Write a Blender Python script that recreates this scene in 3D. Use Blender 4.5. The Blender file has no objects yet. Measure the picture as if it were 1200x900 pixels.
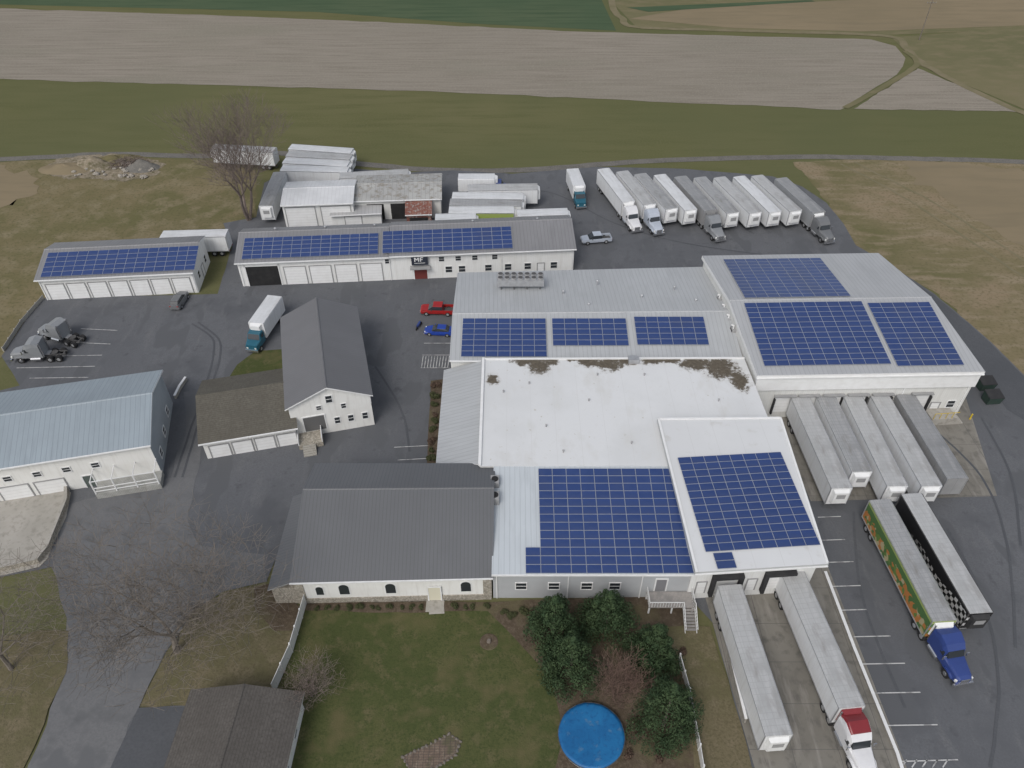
import bpy, math, random
from mathutils import Vector, Matrix, noise
random.seed(7)
scene=bpy.context.scene; COL=scene.collection
R=math.radians
# ---------------------------------------------------------------- camera geometry
H=76.0; F=900.0; TH=R(42); CS=math.cos(TH); SN=math.sin(TH)
def P(x,y,z=0.0):
    u=x-600; v=y-450; D=F*SN+v*CS; k=(H-z)/D
    return Vector((u*k,(F*CS-v*SN)*k,z))
CAM=Vector((0,0,H))
def hit(x,y,p0,n):
    d=P(x,y,0)-CAM
    t=(p0-CAM).dot(n)/d.dot(n)
    return CAM+d*t
# ---------------------------------------------------------------- materials
def M(name,base,layers=(),stripes=(),rough=.8,metal=0,spec=.3,bump=0,bscale=20,custom=None):
    m=bpy.data.materials.new(name); m.use_nodes=True
    nt=m.node_tree; N=nt.nodes; L=nt.links
    bs=N['Principled BSDF']; bs.inputs['Roughness'].default_value=rough; bs.inputs['Metallic'].default_value=metal
    bs.inputs['Specular IOR Level'].default_value=spec
    tc=N.new('ShaderNodeTexCoord')
    rgb=N.new('ShaderNodeRGB'); rgb.outputs[0].default_value=(*base,1); cur=rgb.outputs[0]
    def mix(fac,a,col,socket=None):
        x=N.new('ShaderNodeMix'); x.data_type='RGBA'
        L.new(fac,x.inputs[0]); L.new(a,x.inputs[6])
        if socket: L.new(socket,x.inputs[7])
        else: x.inputs[7].default_value=(*col,1)
        return x.outputs[2]
    cfirst=custom and getattr(custom,'first',True)
    if custom and cfirst: cur=custom(N,L,tc,cur,mix)
    for ly in layers:
        sc,lo,hi,col=ly[:4]; coord=ly[4] if len(ly)>4 else 'Object'; mp=ly[5] if len(ly)>5 else (1,1,1); det=ly[6] if len(ly)>6 else 4
        amt=ly[7] if len(ly)>7 else 1
        mapn=N.new('ShaderNodeMapping'); mapn.inputs['Scale'].default_value=mp; L.new(tc.outputs[coord],mapn.inputs[0])
        nz=N.new('ShaderNodeTexNoise'); nz.inputs['Scale'].default_value=sc; nz.inputs['Detail'].default_value=det; nz.inputs['Roughness'].default_value=.6
        L.new(mapn.outputs[0],nz.inputs['Vector'])
        mr=N.new('ShaderNodeMapRange'); mr.inputs[1].default_value=lo; mr.inputs[2].default_value=hi; mr.inputs[4].default_value=amt
        L.new(nz.outputs[0],mr.inputs[0]); cur=mix(mr.outputs[0],cur,col)
    bsrc=None
    for (ax,per,wid,col,ba) in stripes:
        sx=N.new('ShaderNodeSeparateXYZ'); L.new(tc.outputs['UV'],sx.inputs[0])
        dv=N.new('ShaderNodeMath'); dv.operation='DIVIDE'; dv.inputs[1].default_value=per; L.new(sx.outputs[ax],dv.inputs[0])
        fr=N.new('ShaderNodeMath'); fr.operation='FRACT'; L.new(dv.outputs[0],fr.inputs[0])
        lt=N.new('ShaderNodeMath'); lt.operation='LESS_THAN'; lt.inputs[1].default_value=wid; L.new(fr.outputs[0],lt.inputs[0])
        cur=mix(lt.outputs[0],cur,col)
        if ba: bsrc=(lt.outputs[0],ba)
    if custom and not cfirst: cur=custom(N,L,tc,cur,mix)
    L.new(cur,bs.inputs['Base Color'])
    if bump or bsrc:
        b=N.new('ShaderNodeBump'); b.inputs['Distance'].default_value=.1
        if bsrc: b.inputs['Strength'].default_value=bsrc[1]; L.new(bsrc[0],b.inputs['Height'])
        else:
            nz=N.new('ShaderNodeTexNoise'); nz.inputs['Scale'].default_value=bscale; nz.inputs['Detail'].default_value=5
            L.new(tc.outputs['Object'],nz.inputs['Vector']); L.new(nz.outputs[0],b.inputs['Height']); b.inputs['Strength'].default_value=bump
        L.new(b.outputs[0],bs.inputs['Normal'])
    return m
def g(v,t=(1,1,1)): return (v*t[0],v*t[1],v*t[2])
ST=(1.2,.12,1)
def metalroof(name,c,period=.6,dark=.8,light=1.1,t=(1,1,1),streak=True):
    ly=[(.12,.4,.65,g(c*light,t))]
    if streak: ly+=[(1.5,.5,.8,g(c*.88,t),'UV',ST),(.5,.55,.72,g(c*.86,t),'UV',(1,.25,1),4,.6)]
    else: ly+=[(.4,.45,.75,g(c*.94,t),'UV',(1,.4,1),4,.8)]
    return M(name,g(c,t),ly,[(0,period,.12,g(c*dark,t),.3)],rough=.5,metal=.0,spec=.4)
grass_olive=M('olive_crop',(.118,.12,.055),[(.02,.4,.6,(.136,.132,.066)),(.35,.45,.7,(.1,.105,.047),'Object',(.15,1,1)),(2.5,.45,.7,(.14,.13,.07)),(.006,.45,.6,(.108,.114,.056))],rough=1,spec=0)
dry=M('dry_grass',(.168,.142,.08),[(.03,.42,.6,(.122,.118,.056)),(.1,.5,.66,(.2,.165,.1)),(.25,.48,.66,(.21,.178,.112)),(1.8,.5,.72,(.11,.102,.055))],rough=1,spec=0,bump=.25,bscale=2)
dry2=M('dry_grass_tracks',(.2,.165,.1),[(.025,.42,.6,(.138,.128,.065)),(.09,.5,.64,(.235,.185,.122)),(.3,.48,.66,(.245,.2,.135),'Object',(.4,1.6,1)),(1.8,.5,.72,(.13,.115,.065))],rough=1,spec=0,bump=.25,bscale=2)
lawnm=M('lawn_turf',(.068,.08,.032),[(.12,.42,.6,(.088,.093,.04)),(.6,.5,.7,(.12,.108,.057)),(4,.45,.7,(.054,.066,.027)),(.25,.52,.7,(.11,.1,.05))],rough=1,spec=0,bump=.4,bscale=6)
lawn2=M('winter_lawn',(.15,.128,.08),[(.12,.42,.6,(.12,.112,.06)),(.6,.48,.7,(.18,.15,.1)),(4,.45,.7,(.108,.095,.057))],rough=1,spec=0,bump=.4,bscale=6)
plow=M('stubble_field',(.235,.212,.175),[(.012,.4,.62,(.262,.234,.195)),(.9,.42,.66,(.2,.178,.145),'Object',(.06,1,1)),(.05,.5,.7,(.212,.196,.157),'Object',(.3,1,1)),(2.5,.5,.7,(.285,.256,.212))],rough=1,spec=0)  # stubble colour lifted paler, with distance haze painted into it
topgreen=M('winter_wheat',(.07,.102,.06),[(.015,.4,.6,(.085,.112,.066)),(.5,.45,.7,(.06,.088,.052),'Object',(.1,1,1))],rough=1,spec=0)  # wheat green softened; its colour also carries the far haze
tanf=M('tan_field',(.235,.19,.125),[(.02,.4,.6,(.21,.172,.112)),(.4,.45,.7,(.195,.162,.108),'Object',(.15,1,1))],rough=1,spec=0)
farolive=M('far_olive',(.165,.15,.086),[(.02,.4,.6,(.14,.134,.074)),(.4,.45,.7,(.185,.16,.098),'Object',(.4,.8,1))],rough=1,spec=0)
softtrk=M('field_lane',(.2,.172,.112),[(.3,.4,.65,(.165,.15,.09))],rough=1,spec=0)
dirtm=M('bare_dirt',(.25,.21,.155),[(.3,.4,.62,(.18,.155,.11)),(2,.5,.7,(.33,.285,.225)),(.8,.5,.65,(.12,.108,.065))],rough=1,spec=0,bump=.6,bscale=2)
trackm=M('track_gravel',(.16,.152,.138),[(.4,.4,.65,(.125,.12,.11)),(3,.5,.7,(.2,.188,.168))],rough=1,spec=0)
asph=M('asphalt',(.112,.116,.125),[(.03,.42,.6,(.13,.134,.143)),(.14,.5,.68,(.09,.094,.102)),(.6,.55,.75,(.145,.147,.152),'Object',(1,.25,1)),(.5,.6,.72,(.07,.073,.079),'Object',(1,1,1),6),(.22,.56,.6,(.1,.104,.111),'Object',(1,.4,1),2),(6,.4,.75,(.098,.101,.108))],rough=.85,spec=.25,bump=.12,bscale=8)
asph_old=M('asphalt_worn',(.14,.142,.147),[(.06,.42,.6,(.158,.159,.162)),(.5,.5,.7,(.113,.116,.12)),(.25,.55,.6,(.122,.125,.13),'Object',(1,.5,1),2),(5,.4,.75,(.127,.129,.133))],rough=.9,spec=.2)
asph_new=M('asphalt_fresh',(.084,.088,.096),[(.1,.42,.6,(.097,.101,.109)),(5,.4,.75,(.074,.078,.085))],rough=.85,spec=.2)
conc=M('concrete_pad',(.205,.193,.168),[(.12,.42,.62,(.165,.155,.135)),(.8,.5,.7,(.125,.118,.105)),(1.2,.52,.7,(.25,.235,.21),'Object',(1,.15,1))],[(0,4.5,.012,(.11,.105,.1),0),(1,4.5,.012,(.11,.105,.1),0)],rough=.9)
concl=M('light_concrete',(.37,.35,.315),[(.2,.42,.62,(.32,.305,.27)),(1.5,.5,.7,(.26,.245,.215))],rough=.9)
mulch=M('mulch',(.1,.078,.056),[(.3,.4,.62,(.078,.06,.044)),(3,.45,.7,(.135,.108,.08)),(.2,.52,.66,(.115,.102,.06))],rough=1,spec=0,bump=.5,bscale=8)
linep=M('line_paint',(.5,.5,.49),[(1.2,.48,.62,(.25,.25,.25))],rough=.8)
wallw=M('white_siding',(.74,.745,.73),[(.25,.4,.65,(.7,.7,.68)),(1.5,.5,.8,(.62,.61,.58),'UV',ST)],[(0,.3,.08,(.63,.63,.62),.2)],rough=.7)
wallp=M('white_plaster',(.74,.74,.715),[(.3,.4,.65,(.69,.685,.655)),(2,.5,.8,(.61,.6,.565),'UV',ST)],rough=.85)
wallg=M('grey_siding',(.43,.445,.455),[(.3,.4,.65,(.39,.4,.41))],[(1,.2,.12,(.32,.33,.34),.2)],rough=.7)
wallt=M('pale_metal_wall',(.66,.66,.635),[(.3,.4,.65,(.61,.61,.585)),(1.5,.5,.8,(.53,.52,.49),'UV',ST)],[(0,.3,.1,(.56,.56,.54),.2)],rough=.7)
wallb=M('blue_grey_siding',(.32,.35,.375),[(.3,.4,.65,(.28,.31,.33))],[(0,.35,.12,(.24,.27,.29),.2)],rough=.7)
stone=M('field_stone',(.33,.3,.25),[(2.2,.4,.6,(.23,.21,.175)),(5,.5,.65,(.45,.42,.36))],rough=.95,bump=.5,bscale=4)
trim=M('white_trim',(.73,.735,.73),[(1,.4,.7,(.67,.67,.66))],rough=.6)
trimg=M('grey_trim',(.32,.32,.32),[(1,.4,.7,(.27,.27,.27))],rough=.6)
doorw=M('white_door',(.77,.775,.77),[(.8,.4,.7,(.71,.71,.7))],[(1,.55,.06,(.56,.56,.56),.3)],rough=.6)
glass=M('window_glass',(.03,.035,.04),rough=.12,spec=.6)
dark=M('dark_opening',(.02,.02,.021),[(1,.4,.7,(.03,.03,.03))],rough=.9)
rubber=M('rubber',(.022,.022,.023),[(3,.4,.7,(.035,.034,.033))],rough=.9)
alum=M('aluminium',(.45,.46,.47),[(2,.4,.7,(.36,.36,.37))],rough=.4,metal=.5)
pframe=M('panel_frame',(.36,.38,.42),rough=.45,metal=.2)
steel=M('dark_steel',(.07,.07,.072),[(3,.4,.7,(.1,.095,.09))],rough=.7)
chrome=M('chrome',(.6,.6,.61),rough=.2,metal=.9)
redp=M('red_lamp',(.35,.02,.015),rough=.4)
headl=M('headlamp',(.75,.75,.72),rough=.2,spec=.6)
r_white=M('membrane_roof',(.61,.618,.62),[(.08,.4,.62,(.575,.582,.585)),(.7,.6,.76,(.52,.52,.505))],[(0,3.1,.012,(.51,.51,.505),0)],rough=.75)
STAINS=[(1.6,81.2,2.0,1.2),(3.6,80.4,2.0,2.2),(5.4,81.2,1.4,1.1),(10.8,81.1,2.2,1.4),(13.4,80.6,2.2,1.9),(16.2,81.3,2.0,1.1),(19.5,81.4,2.2,1.1),(22.3,81.4,1.6,.9),(25.3,80.8,2.8,1.9),(28.5,79.8,2.8,2.8),(30.6,77.2,1.5,2.6),(-2.6,77.4,1.0,1.3),(8.2,81.7,1.4,.7)]
def stain(N,L,tc,cur,mix):
    ge=N.new('ShaderNodeNewGeometry'); acc=None
    def mth(op,a,b=None,clamp=False):
        m=N.new('ShaderNodeMath'); m.operation=op; m.use_clamp=clamp
        for i,x in enumerate((a,b)):
            if x is None: continue
            if isinstance(x,(int,float)): m.inputs[i].default_value=x
            else: L.new(x,m.inputs[i])
        return m.outputs[0]
    for (x,y,rx,ry) in STAINS:
        mp=N.new('ShaderNodeMapping'); mp.vector_type='POINT'; mp.inputs['Location'].default_value=(-x/rx,-y/ry,0); mp.inputs['Scale'].default_value=(1/rx,1/ry,0)
        L.new(ge.outputs['Position'],mp.inputs[0])
        vl=N.new('ShaderNodeVectorMath'); vl.operation='LENGTH'; L.new(mp.outputs[0],vl.inputs[0])
        v=mth('SUBTRACT',1.35,vl.outputs['Value'],True)
        acc=v if acc is None else mth('MAXIMUM',acc,v)
    nz=N.new('ShaderNodeTexNoise'); nz.inputs['Scale'].default_value=1.1; nz.inputs['Detail'].default_value=10; nz.inputs['Roughness'].default_value=.8; L.new(ge.outputs['Position'],nz.inputs[0])
    mu=mth('ADD',mth('MULTIPLY',acc,.36),nz.outputs[0])
    mr=N.new('ShaderNodeMapRange'); mr.inputs[1].default_value=.665; mr.inputs[2].default_value=.76; L.new(mu,mr.inputs[0])
    n2=N.new('ShaderNodeTexNoise'); n2.inputs['Scale'].default_value=2.5; L.new(ge.outputs['Position'],n2.inputs[0])
    dk=N.new('ShaderNodeRGB'); dk.outputs[0].default_value=(.05,.042,.032,1)
    dd=mix(n2.outputs[0],dk.outputs[0],(.16,.135,.1))
    w=N.new('ShaderNodeMapRange'); w.inputs[1].default_value=.56; w.inputs[2].default_value=.8; w.inputs[4].default_value=.45; L.new(mu,w.inputs[0])
    cur=mix(w.outputs[0],cur,(.42,.39,.34))
    return mix(mr.outputs[0],cur,None,dd)
stain.first=False
r_stain=M('stained_membrane_roof',(.62,.628,.63),[(.1,.45,.65,(.58,.588,.588)),(.35,.55,.75,(.56,.56,.545),'Object',(1,.5,1)),(1.4,.7,.74,(.42,.39,.33),'Object',(1,1,1),2,.7)],[(0,3.1,.012,(.55,.55,.545),0)],rough=.75,custom=stain)
r_m1=metalroof('grey_metal_roof',.39,.62,.82,1.08,(.97,1,1.02))
r_m6=metalroof('pale_metal_roof',.37,.62,.82,1.08,(.98,1,1.02))
r_dark=metalroof('charcoal_metal_roof',.12,.42,.76,1.06,(.96,.99,1.04),False)
r_barn=metalroof('slate_grey_metal_roof',.142,.42,.82,1.08,(.98,.98,1.02),False)
r_blue=metalroof('blue_grey_metal_roof',.3,.6,.82,1.1,(.86,1,1.1))
r_light=metalroof('light_blue_metal_roof',.49,.6,.84,1.05,(.93,1,1.05))
r_gar=metalroof('garage_metal_roof',.2,.6,.8,1.12,(.98,.98,1.01))
r_shed=metalroof('shed_roof',.36,.7,.8,1.15,(1,1,1))
r_shed2=M('worn_tin_roof',(.32,.32,.31),[(.3,.4,.6,(.38,.38,.365)),(1,.5,.65,(.23,.21,.18))],[(0,.8,.1,(.26,.26,.25),.3)],rough=.8)
shingle=M('brown_shingles',(.108,.1,.083),[(.4,.4,.62,(.125,.117,.097)),(4,.42,.68,(.084,.078,.065))],[(1,.3,.12,(.075,.07,.057),.2)],rough=1,bump=.3,bscale=6)
shingle2=M('grey_brown_shingles',(.097,.089,.081),[(.4,.4,.62,(.113,.104,.095)),(4,.42,.68,(.076,.07,.063))],[(1,.3,.12,(.066,.06,.055),.2)],rough=1)
rustroof=M('rusty_red_roof',(.17,.065,.05),[(.8,.4,.6,(.22,.1,.075)),(2.2,.5,.65,(.28,.26,.24))],[(0,.5,.12,(.12,.045,.035),.3)],rough=.85)
bark=M('bark',(.19,.165,.14),[(2,.4,.6,(.15,.13,.11))],rough=1)
bark_r=M('reddish_twigs',(.195,.158,.138),[(2,.4,.6,(.16,.128,.112))],rough=1)
def leafmat(name,a,b,c): return M(name,a,[(.9,.42,.6,b),(4,.5,.68,c)],rough=.8,spec=.15)
lf_con=leafmat('evergreen_foliage',(.036,.062,.029),(.058,.088,.04),(.024,.042,.021))
lf_shr=leafmat('shrub_foliage',(.065,.075,.035),(.09,.095,.045),(.045,.048,.026))
lf_red=leafmat('rusty_foliage',(.11,.075,.055),(.08,.055,.042),(.14,.1,.075))
# ---------------------------------------------------------------- mesh builder
class MB:
    def __init__(s): s.v=[]; s.f=[]; s.mi=[]
    def add(s,pts,faces,mi=0):
        b=len(s.v); s.v.extend([Vector(p) for p in pts])
        for i,f in enumerate(faces): s.f.append([b+k for k in f]); s.mi.append(mi[i] if isinstance(mi,(list,tuple)) else mi)
        return s
    def poly(s,pts,mi=0): return s.add(pts,[list(range(len(pts)))],mi)
    def hexa(s,p,mi=0): return s.add(p,[(3,2,1,0),(4,5,6,7),(0,1,5,4),(1,2,6,5),(2,3,7,6),(3,0,4,7)],mi)
    def box(s,x0,x1,y0,y1,z0,z1,mi=0):
        return s.hexa([(x0,y0,z0),(x1,y0,z0),(x1,y1,z0),(x0,y1,z0),(x0,y0,z1),(x1,y0,z1),(x1,y1,z1),(x0,y1,z1)],mi)
    def slab(s,q,th,mt=0,ms=0):
        d=Vector((0,0,-th)); p=[Vector(a)+d for a in q]+[Vector(a) for a in q]
        return s.hexa(p,[ms,mt,ms,ms,ms,ms])
    def tube(s,p0,p1,r0,r1,n=8,mi=0,cap=True):
        p0=Vector(p0); p1=Vector(p1); d=(p1-p0)
        if d.length<1e-6: return s
        d.normalize(); a=d.orthogonal().normalized(); b=d.cross(a)
        pts=[]
        for p,r in ((p0,r0),(p1,r1)):
            for i in range(n):
                t=2*math.pi*i/n; pts.append(p+a*(math.cos(t)*r)+b*(math.sin(t)*r))
        fs=[(i,(i+1)%n,n+(i+1)%n,n+i) for i in range(n)]
        if cap: fs+= [tuple(range(n-1,-1,-1)),tuple(range(n,2*n))]
        return s.add(pts,fs,mi)
    def loft(s,secs,mi=0):
        n=len(secs[0]); pts=[p for q in secs for p in q]; fs=[]
        for k in range(len(secs)-1):
            for i in range(n): fs.append((k*n+i,k*n+(i+1)%n,(k+1)*n+(i+1)%n,(k+1)*n+i))
        fs+=[tuple(range(n-1,-1,-1)),tuple(range((len(secs)-1)*n,len(secs)*n))]
        return s.add(pts,fs,mi)
    def mesh(s,name,mats,org=None,smooth=False):
        org=org or Vector((0,0,0))
        me=bpy.data.meshes.new(name); me.from_pydata([tuple(p-org) for p in s.v],[],s.f)
        if not isinstance(mats,(list,tuple)): mats=[mats]
        for m in mats: me.materials.append(m)
        me.polygons.foreach_set('material_index',s.mi)
        if len(s.f)<8000:
            uv=me.uv_layers.new(name='UVMap'); Z=Vector((0,0,1)); out=[0.0]*(2*len(me.loops))
            for p in me.polygons:
                n=p.normal
                if abs(n.z)>.9995: u=Vector((1,0,0)); v=Vector((0,1,0))
                else: u=Z.cross(n).normalized(); v=n.cross(u)
                for li in p.loop_indices:
                    co=me.vertices[me.loops[li].vertex_index].co
                    out[2*li]=co.dot(u); out[2*li+1]=co.dot(v)
            uv.data.foreach_set('uv',out)
        if smooth: me.polygons.foreach_set('use_smooth',[True]*len(me.polygons))
        me.update(); return me
    def build(s,name,mats,parent=None,org=None,smooth=False):
        o=bpy.data.objects.new(name,s.mesh(name,mats,org,smooth)); COL.objects.link(o)
        if parent: o.parent=parent
        return o
def sec(x,w0,z0,w1,z1,w2,z2): return [(x,-w0,z0),(x,w0,z0),(x,w1,z1),(x,w2,z2),(x,-w2,z2),(x,-w1,z1)]
def tag(o,label=None,cat=None,group=None,kind=None):
    if label: o['label']=label
    if cat: o['category']=cat
    if group: o['group']=group
    if kind: o['kind']=kind
    return o
def thing(name,label,cat,loc=(0,0,0),rz=0,group=None):
    o=bpy.data.objects.new(name,None); o.empty_display_size=.5; COL.objects.link(o); o.location=loc; o.rotation_euler=(0,0,rz)
    return tag(o,label,cat,group)
def dup(o,parent=None):
    c=o.copy(); COL.objects.link(c)
    if parent: c.parent=parent
    for ch in list(o.children): dup(ch,c)
    return c
# ---------------------------------------------------------------- ground sheets
def cr(pts,n=6,closed=True):
    out=[]; m=len(pts)
    rng=range(m) if closed else range(m-1)
    for i in rng:
        if closed: a,b,c,d=pts[i-1],pts[i],pts[(i+1)%m],pts[(i+2)%m]
        else: a,b,c,d=pts[max(i-1,0)],pts[i],pts[i+1],pts[min(i+2,m-1)]
        for k in range(n):
            t=k/n; out.append(.5*((2*b)+(c-a)*t+(2*a-5*b+4*c-d)*t*t+(3*b-a-3*c+d)*t**3))
    if not closed: out.append(pts[-1])
    return out
def dens(pts,step):
    out=[]
    for i,p in enumerate(pts):
        q=pts[(i+1)%len(pts)]; k=max(1,min(200,int((q-p).length/step)))
        for j in range(k): out.append(p.lerp(q,j/k))
    return out
def jitt(pts,a):
    return [p+Vector((noise.noise(p*.35),noise.noise(p*.35+Vector((50,9,3))),0))*a+Vector((noise.noise(p*1.7),noise.noise(p*1.7+Vector((50,9,3))),0))*a*.5 for p in pts]
def sheet(name,px,z,mat,smooth=False,jit=0,step=1.5,world=False):
    pts=[Vector((p[0],p[1],0)) for p in px] if world else [P(*p) for p in px]
    if smooth: pts=cr(pts)
    if jit: pts=jitt(dens(pts,step),jit)
    pts=[Vector((p.x,p.y,z)) for p in pts]
    a=sum(pts[i].x*pts[(i+1)%len(pts)].y-pts[(i+1)%len(pts)].x*pts[i].y for i in range(len(pts)))
    if a<0: pts.reverse()
    mb=MB(); mb.poly(pts); return tag(mb.build(name,mat),kind='structure')
def ribbon(name,px,w,z,mat,jit=.2):
    c=cr([P(*p) for p in px],8,False); l=[];r=[]
    for i,p in enumerate(c):
        d=(c[min(i+1,len(c)-1)]-c[max(i-1,0)]); d.z=0; d.normalize(); n=Vector((-d.y,d.x,0))
        j=noise.noise(p*.3)*jit
        l.append(p+n*(w/2+j)); r.append(p-n*(w/2-j))
    mb=MB()
    for i in range(len(c)-1): mb.poly([Vector((q.x,q.y,z)) for q in (r[i],r[i+1],l[i+1],l[i])])
    return tag(mb.build(name,mat),kind='structure')
sheet('ground',[(-2500,-600),(2500,-600),(2500,4000),(-2500,4000)],0,grass_olive,world=True)
sheet('wheat_field',[(-1500,-120),(690,-120),(705,0),(722,36),(560,28),(370,14),(-1500,-30)],.03,topgreen)
sheet('stubble_field',[(-1500,-18),(0,10),(330,21),(700,38),(1020,46),(1050,54),(1062,68),(1050,88),(985,129),(500,107),(0,93),(-1500,40)],.06,plow,jit=.8,step=5)
sheet('distant_field',[(735,-120),(2600,-120),(2600,60),(1300,30),(1040,41),(745,31),(715,0)],.03,farolive)
sheet('tan_field',[(738,22),(820,8),(960,2),(1200,-10),(1900,-40),(1900,0),(1200,30),(1010,37),(860,33)],.06,tanf)
sheet('green_strip',[(735,9),(950,0),(955,2),(760,14)],.09,topgreen)
sheet('upper_meadow',[(1045,44),(1200,32),(1900,10),(1900,300),(1200,128),(1076,76)],.04,farolive)
sheet('tan_field_corner',[(1000,128),(1040,103),(1076,80),(1110,95),(1196,131)],.08,plow,jit=.5)
ribbon('field_track',[(712,-80),(716,0),(728,20),(745,32),(860,36),(1035,42),(1060,55),(1078,72),(1120,96),(1200,133),(1400,210)],2.2,.1,softtrk,.8)
ribbon('grass_verge',[(990,127),(1035,102),(1074,76),(1060,60)],1.6,.12,farolive)
sheet('dry_meadow',[(-700,200),(0,190),(60,187),(150,184),(250,188),(300,200),(300,262),(262,268),(60,345),(0,420),(-200,560),(-900,700)],.03,dry,jit=.8)
sheet('dry_slope',[(930,190),(1000,187),(1200,191),(1500,205),(1900,300),(1900,700),(1300,560),(1100,345),(1005,290),(960,225)],.03,dry2,jit=.8)
sheet('dry_patch',[(1060,192),(1200,200),(1400,240),(1300,330),(1200,290),(1130,245)],.045,tanf,smooth=True,jit=2.5)
for pts in ([(985,192),(1070,238),(1200,325)],[(1000,190),(1095,238),(1210,312)]): ribbon('wheel_track',pts,.5,.055,softtrk,.5)
ribbon('perimeter_track',[(-300,196),(0,187),(120,181),(240,183),(330,180),(420,192),(520,200),(620,199),(700,193),(780,188),(950,184),(1100,187),(1200,190),(1500,208)],2.2,.05,trackm,.4)
sheet('dirt_patch',[(52,199),(70,188),(110,181),(150,183),(185,190),(190,202),(150,213),(100,210),(62,208)],.06,dirtm,smooth=True,jit=1.6)
sheet('dirt_patch',[(-60,205),(0,196),(25,205),(45,218),(22,236),(-20,245)],.06,tanf,smooth=True,jit=3)
asphalt_px=[(415,198),(470,203),(530,200),(600,204),(650,200),(700,196),(800,198),(905,207),(940,219),(968,238),(988,262),(1003,288),(1045,312),(1095,345),(1160,400),(1230,470),(1330,600),(1500,1000),(1060,1000),(1050,900),(880,900),(862,830),(835,730),(812,705),(812,640),(330,640),(312,682),(262,694),(228,715),(195,765),(160,830),(243,826),(204,900),(150,1000),(10,1000),(33,900),(55,850),(78,790),(85,725),(60,665),(-60,690),(-300,720),(-300,520),(0,458),(24,452),(2,418),(24,385),(48,350),(255,345),(272,290),(262,262),(300,255),(310,215),(335,200)]
sheet('asphalt_yard',asphalt_px,.09,asph,jit=.12)
sheet('worn_asphalt',[(78,725),(60,665),(85,590),(200,560),(220,500),(215,460),(240,455),(235,530),(220,610),(235,640),(310,650),(312,682),(262,694),(228,715),(195,765),(150,850),(100,1000),(12,1000),(33,900),(55,850),(76,790)],.11,asph_old,jit=.4)
sheet('fresh_asphalt',[(162,831),(243,828),(204,900),(180,960),(105,960),(130,900)],.12,asph_new)
sheet('fresh_asphalt',[(1015,298),(1045,314),(1095,347),(1160,402),(1230,472),(1300,560),(1180,480),(1140,430),(1090,372),(1040,330)],.11,asph_new,jit=.2)
sheet('dock_pad',[(895,462),(1130,462),(1168,582),(950,588)],.12,conc)
sheet('dock_pad',[(818,672),(966,655),(1062,900),(1090,960),(900,960),(884,900)],.12,conc)
sheet('concrete_lot',[(-200,640),(0,586),(72,566),(84,578),(78,606),(56,655),(46,665),(0,676),(-200,720)],.13,concl,jit=.1)
sheet('winter_lawn',[(162,829),(198,762),(232,712),(268,694),(318,684),(352,712),(322,815),(282,812),(243,822),(240,828)],.14,lawn2,jit=.35)
sheet('winter_lawn',[(-300,760),(0,748),(50,738),(82,742),(78,790),(52,850),(30,900),(0,960),(-300,960)],.14,lawn2,jit=.4)
sheet('lawn',[(330,805),(352,716),(575,712),(600,736),(632,766),(655,795),(662,850),(652,900),(650,1020),(330,1020),(345,815)],.15,lawnm,jit=.15)
sheet('lawn_strip',[(772,735),(832,735),(862,830),(882,900),(900,980),(820,980),(812,880),(800,790)],.18,lawn2,jit=.2)
sheet('mulch_bed',[(352,716),(360,706),(575,706),(812,697),(816,722),(795,745),(803,800),(815,880),(820,990),(648,1000),(650,905),(658,870),(657,840),(646,795),(618,765),(590,735),(572,716),(480,719)],.17,mulch,smooth=False,jit=.2)
sheet('mulch_bed',[(298,690),(318,684),(352,712),(345,740),(320,740),(300,715)],.17,mulch,jit=.3)
sheet('grass_island',[(268,445),(278,428),(300,412),(334,410),(336,440),(300,445)],.15,lawnm,jit=.1)
sheet('planting_bed',[(505,447),(520,445),(515,548),(500,548)],.15,mulch,jit=.1)
sheet('walkway',[(503,705),(520,705),(521,720),(503,721)],.19,concl)
pb=M('patio_brick',(.15,.11,.085),[(1,.4,.6,(.12,.09,.07)),(3,.5,.7,(.22,.175,.135)),(.6,.52,.64,(.1,.09,.055))],[(0,.5,.08,(.07,.06,.05),0),(1,.25,.12,(.07,.06,.05),0)],rough=.95)
bedpx=[(472,888),(500,875),(526,861),(540,870),(534,886),(512,900),(485,912)]
sheet('garden_bed',bedpx,.19,pb,jit=.15,step=.6)
for pts in ([(225,380),(250,400),(245,440),(225,500),(205,560)],[(232,378),(258,402),(252,442),(232,500),(214,560)],[(560,232),(640,225),(720,262),(800,285),(900,300)],[(1110,620),(1150,700),(1170,800),(1160,900)],[(1090,500),(1150,560),(1180,640),(1190,760)],[(440,430),(470,480),(480,530)],[(1000,600),(1010,700),(1060,830)],[(1150,490),(1185,560),(1195,640)]):
    ribbon('tyre_track',pts,.3,.125,asph_new,.1)
lm=MB()
def line(a,b,w=.13,z=.15):
    p=P(*a); q=P(*b); d=(q-p).normalized(); n=Vector((-d.y,d.x,0))*w/2
    pts=[p-n,q-n,q+n,p+n]; lm.poly([Vector((v.x,v.y,z)) for v in pts])
for y,x0,x1 in ((607,958,985),(634,962,990),(660,962,1000),(688,975,1008),(716,983,1015),(747,1000,1043),(779,1010,1060),(813,1022,1078),(851,1036,1098)): line((x0,y),(x1,y-1),.12)
line((1056,893),(1122,891),.12)
for k in range(5): line((1062+k*12,891),(1056+k*12,900),.12)
for (x0,y0,x1,y1) in ((95,386,138,388),(85,402,130,404),(20,419,120,417),(20,432,112,430),(35,444,104,443)): line((x0,y0),(x1,y1),.12)
for (x0,y0,x1,y1) in ((497,365,532,365),(497,403,528,403),(496,392,527,392),(462,525,502,523),(466,540,502,538)): line((x0,y0),(x1,y1),.11)
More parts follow.
